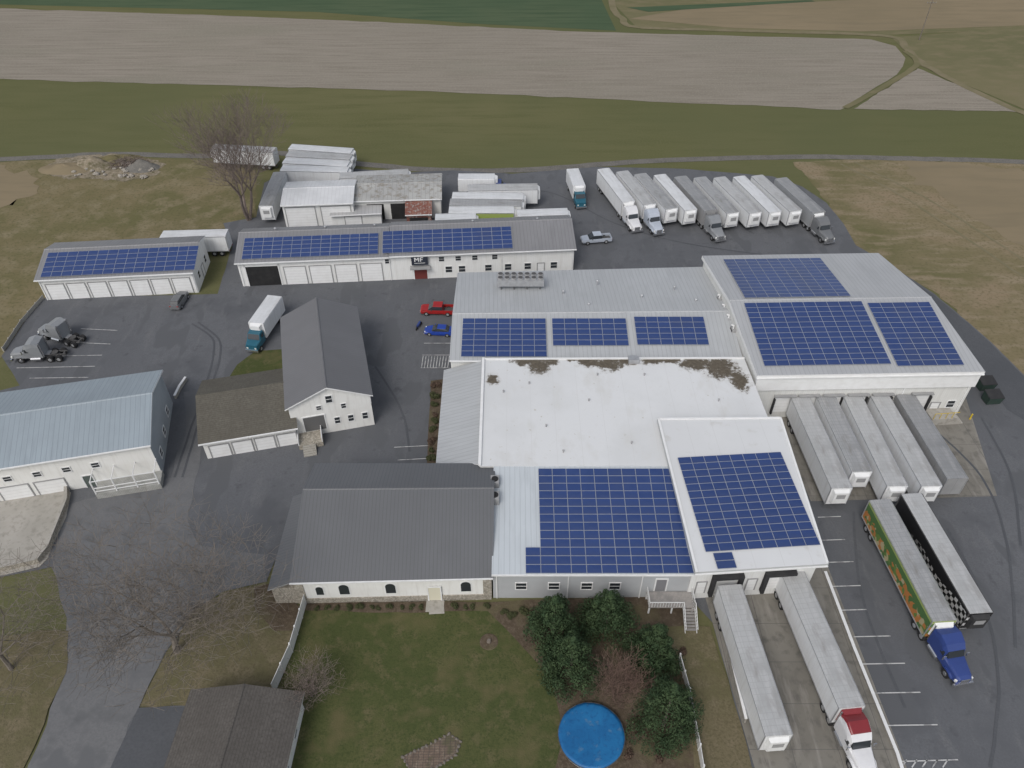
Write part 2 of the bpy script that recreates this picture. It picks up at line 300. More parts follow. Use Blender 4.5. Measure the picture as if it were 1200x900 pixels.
for k in range(10): line((496+k*3.4,418),(494+k*3.4,432),.1,.15)
line((495,417),(528,417),.1,.17); line((493,432),(527,432),.1,.17)
tag(lm.build('parking_lines',linep),kind='structure')
# ---------------------------------------------------------------- buildings
def solarcell():
    def c(N,L,tc,cur,mix):
        ge=N.new('ShaderNodeObjectInfo')
        return mix(ge.outputs['Random'],cur,(.03,.058,.175))
    return M('solar_cells',(.024,.048,.15),[(.6,.4,.65,(.034,.062,.175)),(.15,.45,.6,(.036,.058,.15))],rough=.2,spec=.5,custom=c)
cells=solarcell()
class Bld:
    def __init__(s,name,label,cat,fl,fr,br,bl):
        s.c=[Vector((p[0],p[1])) for p in (fl,fr,br,bl)]
        s.W=((s.c[1]-s.c[0]).length+(s.c[2]-s.c[3]).length)/2; s.D=((s.c[3]-s.c[0]).length+(s.c[2]-s.c[1]).length)/2
        s.o=Vector((fl[0],fl[1],0)); s.root=thing(name,label,cat,s.o); s.np=0
    @staticmethod
    def rect(name,label,cat,fl,fr,depth):
        a=Vector(fl[:2]); b=Vector(fr[:2]); d=(b-a).normalized(); n=Vector((-d.y,d.x))*depth
        return Bld(name,label,cat,a,b,b+n,a+n)
    def q(s,a,t,z):
        x=a/s.W; y=t/s.D
        p=s.c[0]*(1-x)*(1-y)+s.c[1]*x*(1-y)+s.c[2]*x*y+s.c[3]*(1-x)*y
        return Vector((p.x,p.y,z))
    def part(s,mb,name,mats,parent=None,label=None):
        o=mb.build(name,mats,parent or s.root,s.o)
        if label: o['label']=label
        return o
    def bx(s,mb,a0,a1,t0,t1,z0,z1,mi=0):
        return mb.hexa([s.q(a0,t0,z0),s.q(a1,t0,z0),s.q(a1,t1,z0),s.q(a0,t1,z0),s.q(a0,t0,z1),s.q(a1,t0,z1),s.q(a1,t1,z1),s.q(a0,t1,z1)],mi)
    def sb(s,mb,side,a0,a1,z0,z1,o0,o1,mi=0):
        if side=='f': return s.bx(mb,a0,a1,-o1,-o0,z0,z1,mi)
        if side=='b': return s.bx(mb,a0,a1,s.D+o0,s.D+o1,z0,z1,mi)
        if side=='r': return s.bx(mb,s.W+o0,s.W+o1,a0,a1,z0,z1,mi)
        return s.bx(mb,-o1,-o0,a0,a1,z0,z1,mi)
    def walls(s,prof,axis,mat,a0=0,a1=None,t0=0,t1=None,zb=0,name='wall',endmat=None):
        a1=s.W if a1 is None else a1; t1=s.D if t1 is None else t1
        mb=MB(); e=1 if endmat else 0
        if axis=='s':
            f=lambda a,k: s.q(a,prof[k][0],prof[k][1])
            for a in (a0,a1): mb.poly([s.q(a,prof[0][0],zb)]+[f(a,k) for k in range(len(prof))]+[s.q(a,prof[-1][0],zb)],e)
            for k in (0,-1): mb.poly([s.q(a0,prof[k][0],zb),s.q(a1,prof[k][0],zb),f(a1,k),f(a0,k)])
        else:
            f=lambda t,k: s.q(prof[k][0],t,prof[k][1])
            for t in (t0,t1): mb.poly([s.q(prof[0][0],t,zb)]+[f(t,k) for k in range(len(prof))]+[s.q(prof[-1][0],t,zb)],e)
            for k in (0,-1): mb.poly([s.q(prof[k][0],t0,zb),s.q(prof[k][0],t1,zb),f(t1,k),f(t0,k)])
        return s.part(mb,name,[mat,endmat] if endmat else mat)
    def roof(s,prof,axis,mat,oh=.5,oe=.5,th=.22,e0=0,e1=None,side=None,ridge=True,name='roof',gut=True):
        mb=MB(); pl=[]
        if e1 is None: e1=s.W if axis=='s' else s.D
        pr=[list(p) for p in prof]
        n=len(pr)
        sl=(pr[1][1]-pr[0][1])/(pr[1][0]-pr[0][0]); pr[0][0]-=oe; pr[0][1]-=sl*oe
        sl=(pr[-1][1]-pr[-2][1])/(pr[-1][0]-pr[-2][0]); pr[-1][0]+=oe; pr[-1][1]+=sl*oe
        up=.12+th*.3
        for k in range(n-1):
            (x0,z0),(x1,z1)=pr[k],pr[k+1]
            if axis=='s': q=[s.q(e0-oh,x0,z0+up),s.q(e1+oh,x0,z0+up),s.q(e1+oh,x1,z1+up),s.q(e0-oh,x1,z1+up)]
            else: q=[s.q(x0,e0-oh,z0+up),s.q(x1,e0-oh,z1+up),s.q(x1,e1+oh,z1+up),s.q(x0,e1+oh,z0+up)]
            mb.slab(q,th,0,1); pl.append(q)
        r=s.part(mb,name,[mat,side or trim])
        if ridge:
            for k in range(1,n-1):
                x,z=pr[k]; m2=MB(); w=.18
                if axis=='s': m2.hexa([s.q(e0-oh,x-w,z+up-.05),s.q(e1+oh,x-w,z+up-.05),s.q(e1+oh,x+w,z+up-.05),s.q(e0-oh,x+w,z+up-.05),s.q(e0-oh,x-w*.4,z+up+.06),s.q(e1+oh,x-w*.4,z+up+.06),s.q(e1+oh,x+w*.4,z+up+.06),s.q(e0-oh,x+w*.4,z+up+.06)])
                else: m2.hexa([s.q(x-w,e0-oh,z+up-.05),s.q(x+w,e0-oh,z+up-.05),s.q(x+w,e1+oh,z+up-.05),s.q(x-w,e1+oh,z+up-.05),s.q(x-w*.4,e0-oh,z+up+.06),s.q(x+w*.4,e0-oh,z+up+.06),s.q(x+w*.4,e1+oh,z+up+.06),s.q(x-w*.4,e1+oh,z+up+.06)])
                s.part(m2,'ridge_cap',mat,r)
        if gut and axis=='s':
            g_=MB(); z=pr[0][1]+up-th; s.bx(g_,e0-oh,e1+oh,pr[0][0]-.14,pr[0][0]-.005,z+.04,z+.2); s.part(g_,'gutter',trim,r)
        return r,pl
    def window(s,side,a,z,w=1.0,h=1.3,fm=None,off=0):
        fm=fm or trim
        mb=MB(); t=.1
        s.sb(mb,side,a-w/2-t,a+w/2+t,z-t,z,.0+off,.08+off); s.sb(mb,side,a-w/2-t,a+w/2+t,z+h,z+h+t,.0+off,.08+off)
        s.sb(mb,side,a-w/2-t,a-w/2,z,z+h,.0+off,.08+off); s.sb(mb,side,a+w/2,a+w/2+t,z,z+h,.0+off,.08+off)
        s.sb(mb,side,a-w/2,a+w/2,z+h*.48,z+h*.52,.03+off,.07+off)
        o=s.part(mb,'window',fm)
        p=MB(); s.sb(p,side,a-w/2,a+w/2,z,z+h,.0+off,.03+off); s.part(p,'pane',glass,o)
    def gdoor(s,side,a,w=3,h=3,mat=None,z=.1,name='garage_door',off=0):
        mb=MB(); s.sb(mb,side,a-w/2,a+w/2,z,z+h,.0+off,.05+off)
        o=s.part(mb,name,mat or doorw)
        f=MB(); t=.14
        s.sb(f,side,a-w/2-t,a-w/2,z,z+h,.0+off,.1+off); s.sb(f,side,a+w/2,a+w/2+t,z,z+h,.0+off,.1+off); s.sb(f,side,a-w/2-t,a+w/2+t,z+h,z+h+t,.0+off,.1+off)
        s.part(f,'door_frame',trimg if mat is None else trim,o)
        return o
    def arch(s,a,z,w=1.1,h=1.5):
        n=10; out=[]; ins=[]
        for i in range(n+1):
            t=math.pi*i/n; out.append((a+math.cos(t)*(w/2+.12),z+h-w/2+math.sin(t)*(w/2+.12))); ins.append((a+math.cos(t)*w/2,z+h-w/2+math.sin(t)*w/2))
        out=[(a+w/2+.12,z-.12)]+out+[(a-w/2-.12,z-.12)]; ins=[(a+w/2,z)]+ins+[(a-w/2,z)]
        f=MB(); f.poly([s.q(x,-.05,y) for x,y in out]); m=len(out)
        for i in range(m): j=(i+1)%m; f.poly([s.q(*(out[i][0],-.05,out[i][1])),s.q(out[j][0],-.05,out[j][1]),s.q(out[j][0],0,out[j][1]),s.q(out[i][0],0,out[i][1])])
        o=s.part(f,'arched_window',trim)
        p=MB(); p.poly([s.q(x,-.07,y) for x,y in ins]); s.part(p,'pane',glass,o)
    def downspouts(s,side,ls,z):
        for a in ls:
            m=MB(); s.sb(m,side,a-.06,a+.06,.1,z,.02,.12); s.part(m,'downspout',trim)
    def solar(s,pl,ll,lr,ul,cw=1.68,ch=1.04,skip=None):
        p0=Vector(pl[0]); n=(Vector(pl[1])-p0).cross(Vector(pl[3])-p0).normalized()
        if n.z<0: n=-n
        u=(Vector(pl[1])-p0).normalized(); v=n.cross(u)
        A=hit(*ll,p0+n*.15,n); B=hit(*lr,p0+n*.15,n); C=hit(*ul,p0+n*.15,n)
        nx=max(1,round((B-A).dot(u)/cw)); ny=max(1,round((C-A).dot(v)/ch))
        cw=(B-A).dot(u)/nx; ch=(C-A).dot(v)/ny
        rl=MB()
        for j in range(ny):
            i0=0
            if skip:
                while i0<nx and skip(i0,j,nx,ny): i0+=1
            for e in (.25,.75):
                y=(j+e)*ch; a=A+v*y-n*.13+u*(i0*cw); b=A+v*y-n*.13+u*(nx*cw)
                rl.hexa([a-v*.03,b-v*.03,b+v*.03,a+v*.03,a-v*.03+n*.1,b-v*.03+n*.1,b+v*.03+n*.1,a+v*.03+n*.1])
        arr=s.part(rl,'solar_array',alum)
        def pan(mb,c):
            w=cw/2-.012; h=ch/2-.016; q=[c-u*w-v*h,c+u*w-v*h,c+u*w+v*h,c-u*w+v*h]
            mb.hexa([k-n*.02 for k in q]+[k+n*.02 for k in q],0)
            w-=.026; h-=.026; q=[c-u*w-v*h,c+u*w-v*h,c+u*w+v*h,c-u*w+v*h]
            mb.hexa([k+n*.015 for k in q]+[k+n*.026 for k in q],1)
        pm=MB(); pan(pm,Vector((0,0,0))); me=pm.mesh('solar_panel',[pframe,cells])
        rest=MB()
        for j in range(ny):
            for i in range(nx):
                if skip and skip(i,j,nx,ny): continue
                c=A+u*((i+.5)*cw)+v*((j+.5)*ch)
                if s.np<100:
                    o=bpy.data.objects.new('solar_panel',me); COL.objects.link(o); o.parent=arr; o.location=c-s.o; s.np+=1
                else: pan(rest,c)
        if rest.f: tag(s.part(rest,'solar_panel',[pframe,cells],arr),kind='stuff')
        return arr
def W2(x,y,z): p=P(x,y,z); return (p.x,p.y)
# --- B1 garage left
b=Bld.rect('garage_building','low white garage with solar panels on its roof, at the left edge','building',W2(43,327,4.3),W2(225,318,4.3),9.6)
pr=[(0,4.3),(6.3,5.9),(9.6,5.0)]
b.walls(pr,'s',wallw); r,pl=b.roof(pr,'s',r_gar,oh=.3,oe=.5)
for k in range(7): b.gdoor('f',2.3+k*3.4,2.8,3.0)
b.window('r',2.5,1.4); b.window('r',7.4,1.4); b.gdoor('r',5,1.1,2.2,name='side_door'); b.downspouts('f',(.2,b.W-.2),4.1)
b.solar(pl[0],(47,325),(228,315),(60,296))
# --- B2 long garage
b=Bld.rect('long_garage_building','long white workshop with two solar arrays and a dark sign above its entrance','building',W2(277,307,5.0),W2(673,291,5.0),8.8)
LW=b.W
pr=[(0,5.0),(6.2,6.8),(8.8,5.9)]
xm=LW*.44
b.walls(pr,'s',wallw); r,pl=b.roof(pr,'s',r_gar,oh=.3,oe=.5,e1=xm)
pr2=[(0,5.2),(6.2,7.0),(8.8,6.1)]; r,pl2=b.roof(pr2,'s',r_gar,oh=.3,oe=.6,e0=xm+.7)
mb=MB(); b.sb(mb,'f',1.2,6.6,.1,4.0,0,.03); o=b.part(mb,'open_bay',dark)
mb=MB(); b.sb(mb,'f',1.0,1.2,.1,4.2,0,.12); b.sb(mb,'f',6.6,6.8,.1,4.2,0,.12); b.sb(mb,'f',1.0,6.8,4.0,4.2,.0,.12); b.part(mb,'door_frame',trim,o)
for k in range(4): b.gdoor('f',9.3+k*4.3,3.5,3.5)
for x in (LW*.62,LW*.66,LW*.74,LW*.8,LW*.86,LW*.94): b.window('f',x,1.2,1.1,1.2)
for x in (LW*.44,LW*.6,LW*.65,LW*.7,LW*.76): b.window('f',x,3.5,.9,.9)
b.downspouts('f',(.3,LW*.445,LW*.78,LW-.3),4.8)
b.gdoor('f',LW*.9,1.1,2.2,name='entry_door'); b.gdoor('f',LW*.535,2.2,2.2,M('maroon_door',(.16,.04,.035),rough=.6),name='entry_door')
mb=MB(); x=LW*.535; b.sb(mb,'f',x-1.4,x+1.4,3.3,5.1,.5,.62); sg=b.part(mb,'sign',M('sign_face',(.03,.035,.05),rough=.5))
mb=MB()
def strokes(b,mb,segs,x0,z0,sc,o):
    for (xa,za,xb,zb_,w) in segs:
        d=Vector((xb-xa,zb_-za)).normalized(); n=Vector((-d.y,d.x))*w/2
        q=[(xa-n.x,za-n.y),(xb-n.x,zb_-n.y),(xb+n.x,zb_+n.y),(xa+n.x,za+n.y)]
        mb.poly([b.q(x0+X*sc,-o,z0+Z*sc) for X,Z in q])
strokes(b,mb,[(0,0,0,1,.2),(0,1,.4,.4,.2),(.4,.4,.8,1,.2),(.8,1,.8,0,.2),(1.2,0,1.2,1,.2),(1.2,.95,1.8,.95,.2),(1.2,.5,1.65,.5,.18)],x-.8,4.0,.8,.64)
strokes(b,mb,[(0,0,2,0,.1)],x-.9,3.7,.9,.64)
b.part(mb,'sign_lettering',trim,sg)
mb=MB(); b.sb(mb,'f',LW*.505,LW*.565,2.7,2.85,0,1.2); b.part(mb,'entrance_canopy',trimg)
b.solar(pl[0],(283,304),(443,298),(291,279)); b.solar(pl2[0],(448,297),(601,291),(450,271))
for x in (LW*.1,LW*.25,LW*.4,LW*.7,LW*.9):
    mb=MB(); p=b.q(x,7.2,6.4); mb.tube(p,p+Vector((0,0,.6)),.15,.15,10); mb.tube(p+Vector((0,0,.6)),p+Vector((0,0,.72)),.25,.1,10); b.part(mb,'roof_vent',alum)
# --- sheds behind
b=Bld.rect('white_shed','tall white shed with two pale sliding doors behind the long workshop','building',W2(330,240,5),W2(413,237,5),8)
pr=[(0,5.0),(4.5,5.8),(8,5.2)]; b.walls(pr,'s',wallw); b.roof(pr,'s',M('white_metal_roof',(.58,.59,.6),[(.3,.4,.6,(.5,.51,.52))],[(0,.7,.1,(.48,.48,.49),.2)],rough=.5),oh=.2)
for a in (3.2,9.8): b.gdoor('f',a,5.4,4.2,name='sliding_door')
b=Bld.rect('open_shed','weathered tin roofed shed with open front next to the tall white shed','building',W2(414,235,4.3),W2(516,232,4.3),9.5)
pr=[(0,4.3),(4.7,5.1),(9.5,4.3)]; b.walls(pr,'s',wallt); b.roof(pr,'s',r_shed2,oh=.3)
for a in (4,8.5,13):
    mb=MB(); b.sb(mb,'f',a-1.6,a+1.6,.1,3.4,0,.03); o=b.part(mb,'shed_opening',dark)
b=Bld.rect('grey_shed','low grey roofed lean-to in front of the tin roofed shed','building',W2(388,252,2.8),W2(446,249,2.8),5)
pr=[(0,2.8),(5,3.4)]; b.walls(pr,'s',wallw); b.roof(pr,'s',r_shed,oh=.2,ridge=False); b.gdoor('f',4,3,2.2)
b=Bld.rect('rusty_shed','small shed with rusty red roof beside the tin roofed shed','building',W2(476,252,3.0),W2(505,251,3.0),6)
pr=[(0,3.0),(3,3.9),(6,3.2)]; b.walls(pr,'s',rustroof); b.roof(pr,'s',rustroof,oh=.2,oe=.2,side=rustroof)
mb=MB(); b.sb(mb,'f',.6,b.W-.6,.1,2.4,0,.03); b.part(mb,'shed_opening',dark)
# --- barn
A=Vector(W2(337,477,6)); Bq=Vector(W2(433,461,6))
b=Bld.rect('barn_building','white gabled house with slate grey metal roof and front porch steps in the yard','building',A,Bq,19.7)
W=b.W; pr=[(0,6),(W/2,8.5),(W,6)]
b.walls(pr,'t',wallp); b.roof(pr,'t',r_barn,oh=.5,oe=.4)
b.gdoor('f',W*.27,2.8,2.6,M('grey_door',(.12,.12,.12),rough=.6),z=1.0)
for a in (.55,.72,.9): b.window('f',W*a,1.6,.7,1.1)
b.window('f',W*.5,5.6,.8,1.2); b.window('f',W*.36,4.6,.6,.7); b.window('f',W*.66,4.2,.6,.8)
mb=MB(); b.sb(mb,'f',.4,3.6,.1,.9,0,2.4); o=b.part(mb,'porch',stone)
for k in range(5):
    mb=MB(); b.sb(mb,'f',.9,2.6,.1,.8-.14*k,2.4+.3*k,2.7+.3*k); b.part(mb,'step',concl,o)
for a in (.4,3.5):
    mb=MB(); b.sb(mb,'f',a,a+.1,.9,1.8,0,2.4); b.part(mb,'railing',trim,o)
for a in (3,8,13): b.window('r',a,2,.9,1.2)
# --- brown wing
b=Bld.rect('shingled_garage','low brown shingled garage wing attached to the gabled house','building',W2(236,518,3.3),W2(345,500,3.3),11.5)
pr=[(0,3.3),(6.2,5.8),(11.5,3.8)]; b.walls(pr,'s',wallp); b.roof(pr,'s',shingle,oh=.4,oe=.4)
for k in range(4): b.gdoor('f',1.9+k*2.9,2.4,2.2)
# --- B5 left
A=Vector(W2(0,547,6)); Bq=Vector(W2(174,520,6)); d=(Bq-A).normalized(); A2=A-d*14
b=Bld.rect('bank_barn','long barn with pale blue grey metal roof at the left edge','building',A2,Bq,14)
W=b.W; pr=[(0,6),(7.2,8.0),(14,6.0)]
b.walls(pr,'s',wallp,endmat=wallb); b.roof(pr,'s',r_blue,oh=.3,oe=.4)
for k in range(7): b.window('f',W-7-k*3.4,3.4,.9,.8)
for k in range(4): b.gdoor('f',W-13-k*4.2,3.4,2.3)
b.gdoor('f',W-8.6,1.1,2.1,M('green_grey_door',(.1,.12,.11),rough=.6),name='entry_door')
mb=MB(); b.bx(mb,W-7.6,W+.2,-2.4,-.02,.1,1.0); o=b.part(mb,'porch_deck',M('porch_boards',(.36,.36,.34),[(1,.4,.6,(.29,.29,.27))],[(0,.2,.1,(.2,.2,.19),0)],rough=.9))
for x in (W-7.5,W-5,W-2.5,W+.05):
    mb=MB(); b.bx(mb,x-.07,x+.07,-2.38,-2.24,1.0,3.3); b.part(mb,'porch_post',trim,o)
for z in (1.35,1.95,3.18):
    mb=MB(); b.bx(mb,W-7.5,W+.1,-2.36,-2.28,z,z+.1); b.part(mb,'porch_rail',trim,o)
for x in (W-7.5,W-5,W-2.5,W+.05):
    mb=MB(); b.bx(mb,x-.05,x+.05,-2.24,-.02,3.18,3.28); b.part(mb,'porch_beam',trim,o)
for k in range(3):
    b.window('r',2.5+k*4,1.2,1.0,1.2)
# --- bottom garage
b=Bld.rect('small_garage','small gabled garage with worn grey brown shingles at the bottom edge','building',P(203,900,2.8).xy-Vector((0.5,2.5)),P(330,903,2.8).xy-Vector((0,2.5)),9.5)
W=b.W; pr=[(0,2.8),(W/2,4.1),(W,2.8)]; b.walls(pr,'t',wallw); b.roof(pr,'t',shingle2,oh=.4,oe=.4)
b.gdoor('f',W*.3,2.8,2.2); b.gdoor('f',W*.72,2.8,2.2); b.window('r',3,1.1); b.window('r',6.5,1.1)
# --- M1 upper main block
b=Bld('warehouse_middle','grey metal roofed block with three small solar arrays in the middle of the complex','building',(-8.6,82.3),(32.2,82.3),(31.6,105.3),(-8.6,103.6))
pr=[(0,6.5),(b.D*.4,8.0),(b.D,6.4)]
b.walls(pr,'s',wallt); r,pl=b.roof(pr,'s',r_m1,oh=.15,oe=.35)
b.solar(pl[0],(540,418),(641,417),(542,373)); b.solar(pl[0],(648,405),(737,404),(645,373)); b.solar(pl[0],(747,404),(831,403),(743,371))
for a in (3,9,15): b.window('l',a,2,1,1.2)
for (x,y) in ((660,345),(700,333),(752,350),(790,340),(815,355),(690,360)):
    m2=MB(); p=P(x,y,7.4); m2.tube(p,p+Vector((0,0,.7)),.13,.13,8); m2.tube(p+Vector((0,0,.7)),p+Vector((0,0,.8)),.22,.1,8); b.part(m2,'roof_vent',alum)
c=P(610,331,8); t=thing('rooftop_condenser','long rooftop cooling unit with a double row of fans on the grey metal roof','cooling unit',(c.x,c.y,7.6))
mb=MB(); mb.box(-3.6,3.6,-1.1,1.1,.4,1.5); mb.build('casing',alum,t)
for x in (-3,-1,1,3):
    for y in (-.9,.9): m2=MB(); m2.box(x-.06,x+.06,y-.06,y+.06,-.9,.4); m2.build('leg',steel,t)
for k in range(7):
    for y in (-.52,.52):
        m2=MB(); m2.tube((-3.1+k*1.03,y,1.5),(-3.1+k*1.03,y,1.72),.44,.44,14); o=m2.build('fan_shroud',trimg,t)
        m3=MB(); m3.tube((-3.1+k*1.03,y,1.7),(-3.1+k*1.03,y,1.735),.36,.36,14); m3.build('fan',steel,o)
# --- M2 white roof
b=Bld('white_roof_block','large flat white roofed block with dark stains along its back edge','building',(-3.8,61.9),(33.0,61.9),(32.3,82.1),(-3.9,81.9))
mb=MB(); b.bx(mb,0,b.W,0,b.D-.1,0,6.95); b.part(mb,'wall',wallt)
mb=MB(); b.bx(mb,-.1,b.W,-.1,b.D-.15,6.952,7.15); rr=b.part(mb,'roof',r_stain)
mb=MB(); b.bx(mb,-.25,.1,-.1,b.D-.2,7.152,7.4); b.part(mb,'parapet',trim,rr)
mb=MB(); b.bx(mb,.1,b.W,b.D-.45,b.D-.16,7.152,7.3); b.part(mb,'parapet',trim,rr)
for (x,y) in ((590,460),(640,500),(690,470),(740,520),(755,440),(842,470),(700,440),(620,450),(660,530)):
    m2=MB(); p=P(x,y,7.15); m2.tube(p,p+Vector((0,0,.35)),.08,.08,8); m2.tube(p+Vector((0,0,.35)),p+Vector((0,0,.43)),.14,.08,8); b.part(m2,'vent_pipe',trimg,rr)
m2=MB(); p=P(742,424,7.15); m2.box(p.x-.7,p.x+.7,p.y-.5,p.y+.5,7.15,7.9); b.part(m2,'roof_fan_box',alum,rr)
b=Bld('lean_to_strip','narrow grey metal roofed lean-to along the left side of the white roofed block','building',(-9.4,62.6),(-4.1,62.6),(-4.1,82.0),(-9.6,82.0))
pr=[(0,4.6),(b.W,6.5)]; b.walls(pr,'t',wallg); b.roof(pr,'t',r_m1,oh=.05,oe=.05,ridge=False)
for a in (3,7,11,15): b.window('l',a,1.5,1,1.2)
# --- M3 dark roof building
b=Bld('stone_base_building','white building with charcoal metal roof and arched windows facing the lawn','building',(-23.7,47.6),(-2.3,48.2),(-2.3,62.4),(-23.7,62.4))
pr=[(0,4.8),(b.D*.66,8.0),(b.D,6.4)]
b.walls(pr,'s',wallp); b.roof(pr,'s',r_dark,oh=.25,oe=.5,side=trimg)
mb=MB(); b.sb(mb,'f',-.1,b.W,0,1.0,0,.12); b.part(mb,'stone_base',stone)
for a in (-.1,b.W-.9):
    mb=MB(); b.sb(mb,'f',a,a+.95,1.0,3.9,0,.1); b.part(mb,'stone_quoin',stone)
for a in (5.2,10.3): b.arch(a,1.7,1.1,1.8)
b.arch(18.6,1.7,1.1,1.8); b.arch(2.5,1.7,.8,1.5)
o=b.gdoor('f',15.1,1.3,2.5,M('cream_door',(.62,.59,.47),rough=.6),z=.25,name='entry_door',off=.12)
mb=MB(); b.sb(mb,'f',14.1,16.1,0,.22,.12,1.6); b.part(mb,'door_step',concl)
mb=MB(); q=[b.q(-3.0,-.3,3.2),b.q(-.1,-.3,4.6),b.q(-.1,12.5,4.6),b.q(-3.0,12.5,3.2)]; mb.slab(q,.18,0,1); b.part(mb,'side_roof',[r_dark,trimg])
mb=MB(); b.bx(mb,-2.7,-.02,0,12.2,0,3.1); b.part(mb,'side_wall',stone)
# --- M4 light roof
b=Bld('solar_roof_wing','grey sided wing with pale roof carrying a big solar array above the evergreens','building',(-2.1,48.3),(20.2,48.3),(18.6,61.8),(-2.1,61.8))
pr=[(0,5.2),(b.D,6.9)]; b.walls(pr,'s',wallg); r,pl=b.roof(pr,'s',r_light,oh=.1,oe=.5,ridge=False)
b.solar(pl[0],(616,672),(813,669),(616,549),skip=lambda i,j,nx,ny:(i==0 and j>2))
for a in (3,6.5,10,13): b.window('f',a,1.8,1.1,1.2)
b.gdoor('f',17.9,1.1,2.2,M('grey_entry',(.2,.2,.21),rough=.6),z=1.5,name='entry_door'); b.downspouts('f',(.4,8,15.8),5)
for k,(y) in enumerate((566,584)):
    c=P(580,y,6.9); t=thing('rooftop_air_unit',('upper' if k==0 else 'lower')+' of two small rooftop air units at the edge of the charcoal roof','air unit',(c.x,c.y,6.7-.1*k),0)
    mb=MB(); mb.box(-.5,.5,-.6,.6,-.4,.9); mb.build('casing',trimg,t); m2=MB(); m2.tube((0,0,.9),(0,0,1.0),.4,.4,14); m2.build('fan',dark,t)
t=thing('entry_deck','white railed entry deck with stairs going down toward the lower dock','deck',(16.6,46.2,0))
deckm=M('deck_board',(.33,.31,.29),[(1,.4,.6,(.25,.24,.23))],[(0,.15,.12,(.17,.16,.15),.2)],rough=.9)
mb=MB(); mb.box(-1.6,3.4,-.0,2.0,1.3,1.45); mb.build('platform',deckm,t)
for x,y in ((-1.5,.1),(1,.1),(3.3,.1),(-1.5,1.9),(3.3,1.9)): m2=MB(); m2.box(x-.08,x+.08,y-.08,y+.08,0,1.3); m2.build('leg',trim,t)
mb=MB()
mb.box(-1.6,2.2,-.0,.06,2.3,2.4); mb.box(-1.6,-1.54,.06,2,2.3,2.4); mb.box(3.34,3.4,0,2,2.3,2.4)
for k in range(13): mb.box(-1.58+k*.3,-1.54+k*.3,.01,.05,1.45,2.3)
for k in range(7): mb.box(-1.59,-1.55,.06+k*.3,.1+k*.3,1.45,2.3); mb.box(3.35,3.39,.06+k*.3,.1+k*.3,1.45,2.3)
mb.build('railing',trim,t)
for k in range(8): m2=MB(); m2.box(2.2,3.4,-.3*(k+1),-.3*k-.005,1.2-.16*k-.05,1.2-.16*k); m2.build('step',deckm,t)
for x in (2.15,3.42):
    m2=MB(); m2.hexa([(x,-2.4,.0),(x+.06,-2.4,.0),(x+.06,0,1.2),(x,0,1.2),(x,-2.4,.25),(x+.06,-2.4,.25),(x+.06,0,1.45),(x,0,1.45)]); m2.hexa([(x,-2.4,.9),(x+.06,-2.4,.9),(x+.06,0,2.25),(x,0,2.25),(x,-2.4,1.0),(x+.06,-2.4,1.0),(x+.06,0,2.38),(x,0,2.38)])
    for k in range(8): m2.box(x,x+.05,-.3*k-.1,-.3*k-.06,1.2-.15*k,2.3-.165*k)
    m2.build('stair_rail',trim,t)
# --- M5
b=Bld('lower_dock_building','white roofed dock building with a solar array above the two lower dock trailers','building',(19.6,47.2),(33.3,48.2),(33.6,68.8),(18.7,68.6))
pr=[(0,7.0),(b.D,7.75)]
W=b.W; D_=b.D
b.walls([(0.9,7.0),(b.D,7.7)],'s',wallw); r,pl=b.roof(pr,'s',r_white,oh=.35,oe=.4,ridge=False,th=.5,side=M('roof_edge_shade',(.42,.43,.43),rough=.6))  # grey edge colour paints in the shadow line around the raised roof
n_=Vector((0,0,.12))
q0,q1,q2,q3=[Vector(v) for v in pl[0]]
for (a_,c_) in ((q1,q2),(q2,q3),(q3,q0)):
    mb=MB(); ins=((q0+q2)/2-(a_+c_)/2).normalized()*.25; a1_=a_+(c_-a_).normalized()*.13; c1_=c_-(c_-a_).normalized()*.13
    mb.hexa([v+Vector((0,0,.003)) for v in (a1_,c1_,c1_+ins,a1_+ins)]+[v+n_ for v in (a1_,c1_,c1_+ins,a1_+ins)]); b.part(mb,'edge_curb',trim,r)
b.solar(pl[0],(827,647),(964,644),(797,536))
b.solar(pl[0],(841,667),(864,666),(838,648))
shel=M('dock_cushion',(.03,.03,.032),[(1,.4,.7,(.045,.045,.045))],rough=.9)
for a in (4.2,10.3):
    o=b.gdoor('f',a,2.7,3,z=1.2,name='dock_door',off=-.9)
    for (x0,x1,z0,z1) in ((a-1.8,a-1.38,1.1,4.2),(a+1.38,a+1.8,1.1,4.2),(a-1.8,a+1.8,4.2,4.6)):
        mb=MB(); b.sb(mb,'f',x0,x1,z0,z1,-.88,-.3); b.part(mb,'dock_cushion',shel,o)
b.gdoor('f',1.4,1.0,2.1,z=1.2,name='side_door',off=-.9); b.gdoor('f',7.3,1.0,2.1,z=1.2,name='side_door',off=-.9)
mb=MB(); b.bx(mb,-.1,.0,0,16,5.9,6.9); b.part(mb,'side_trim',trim)
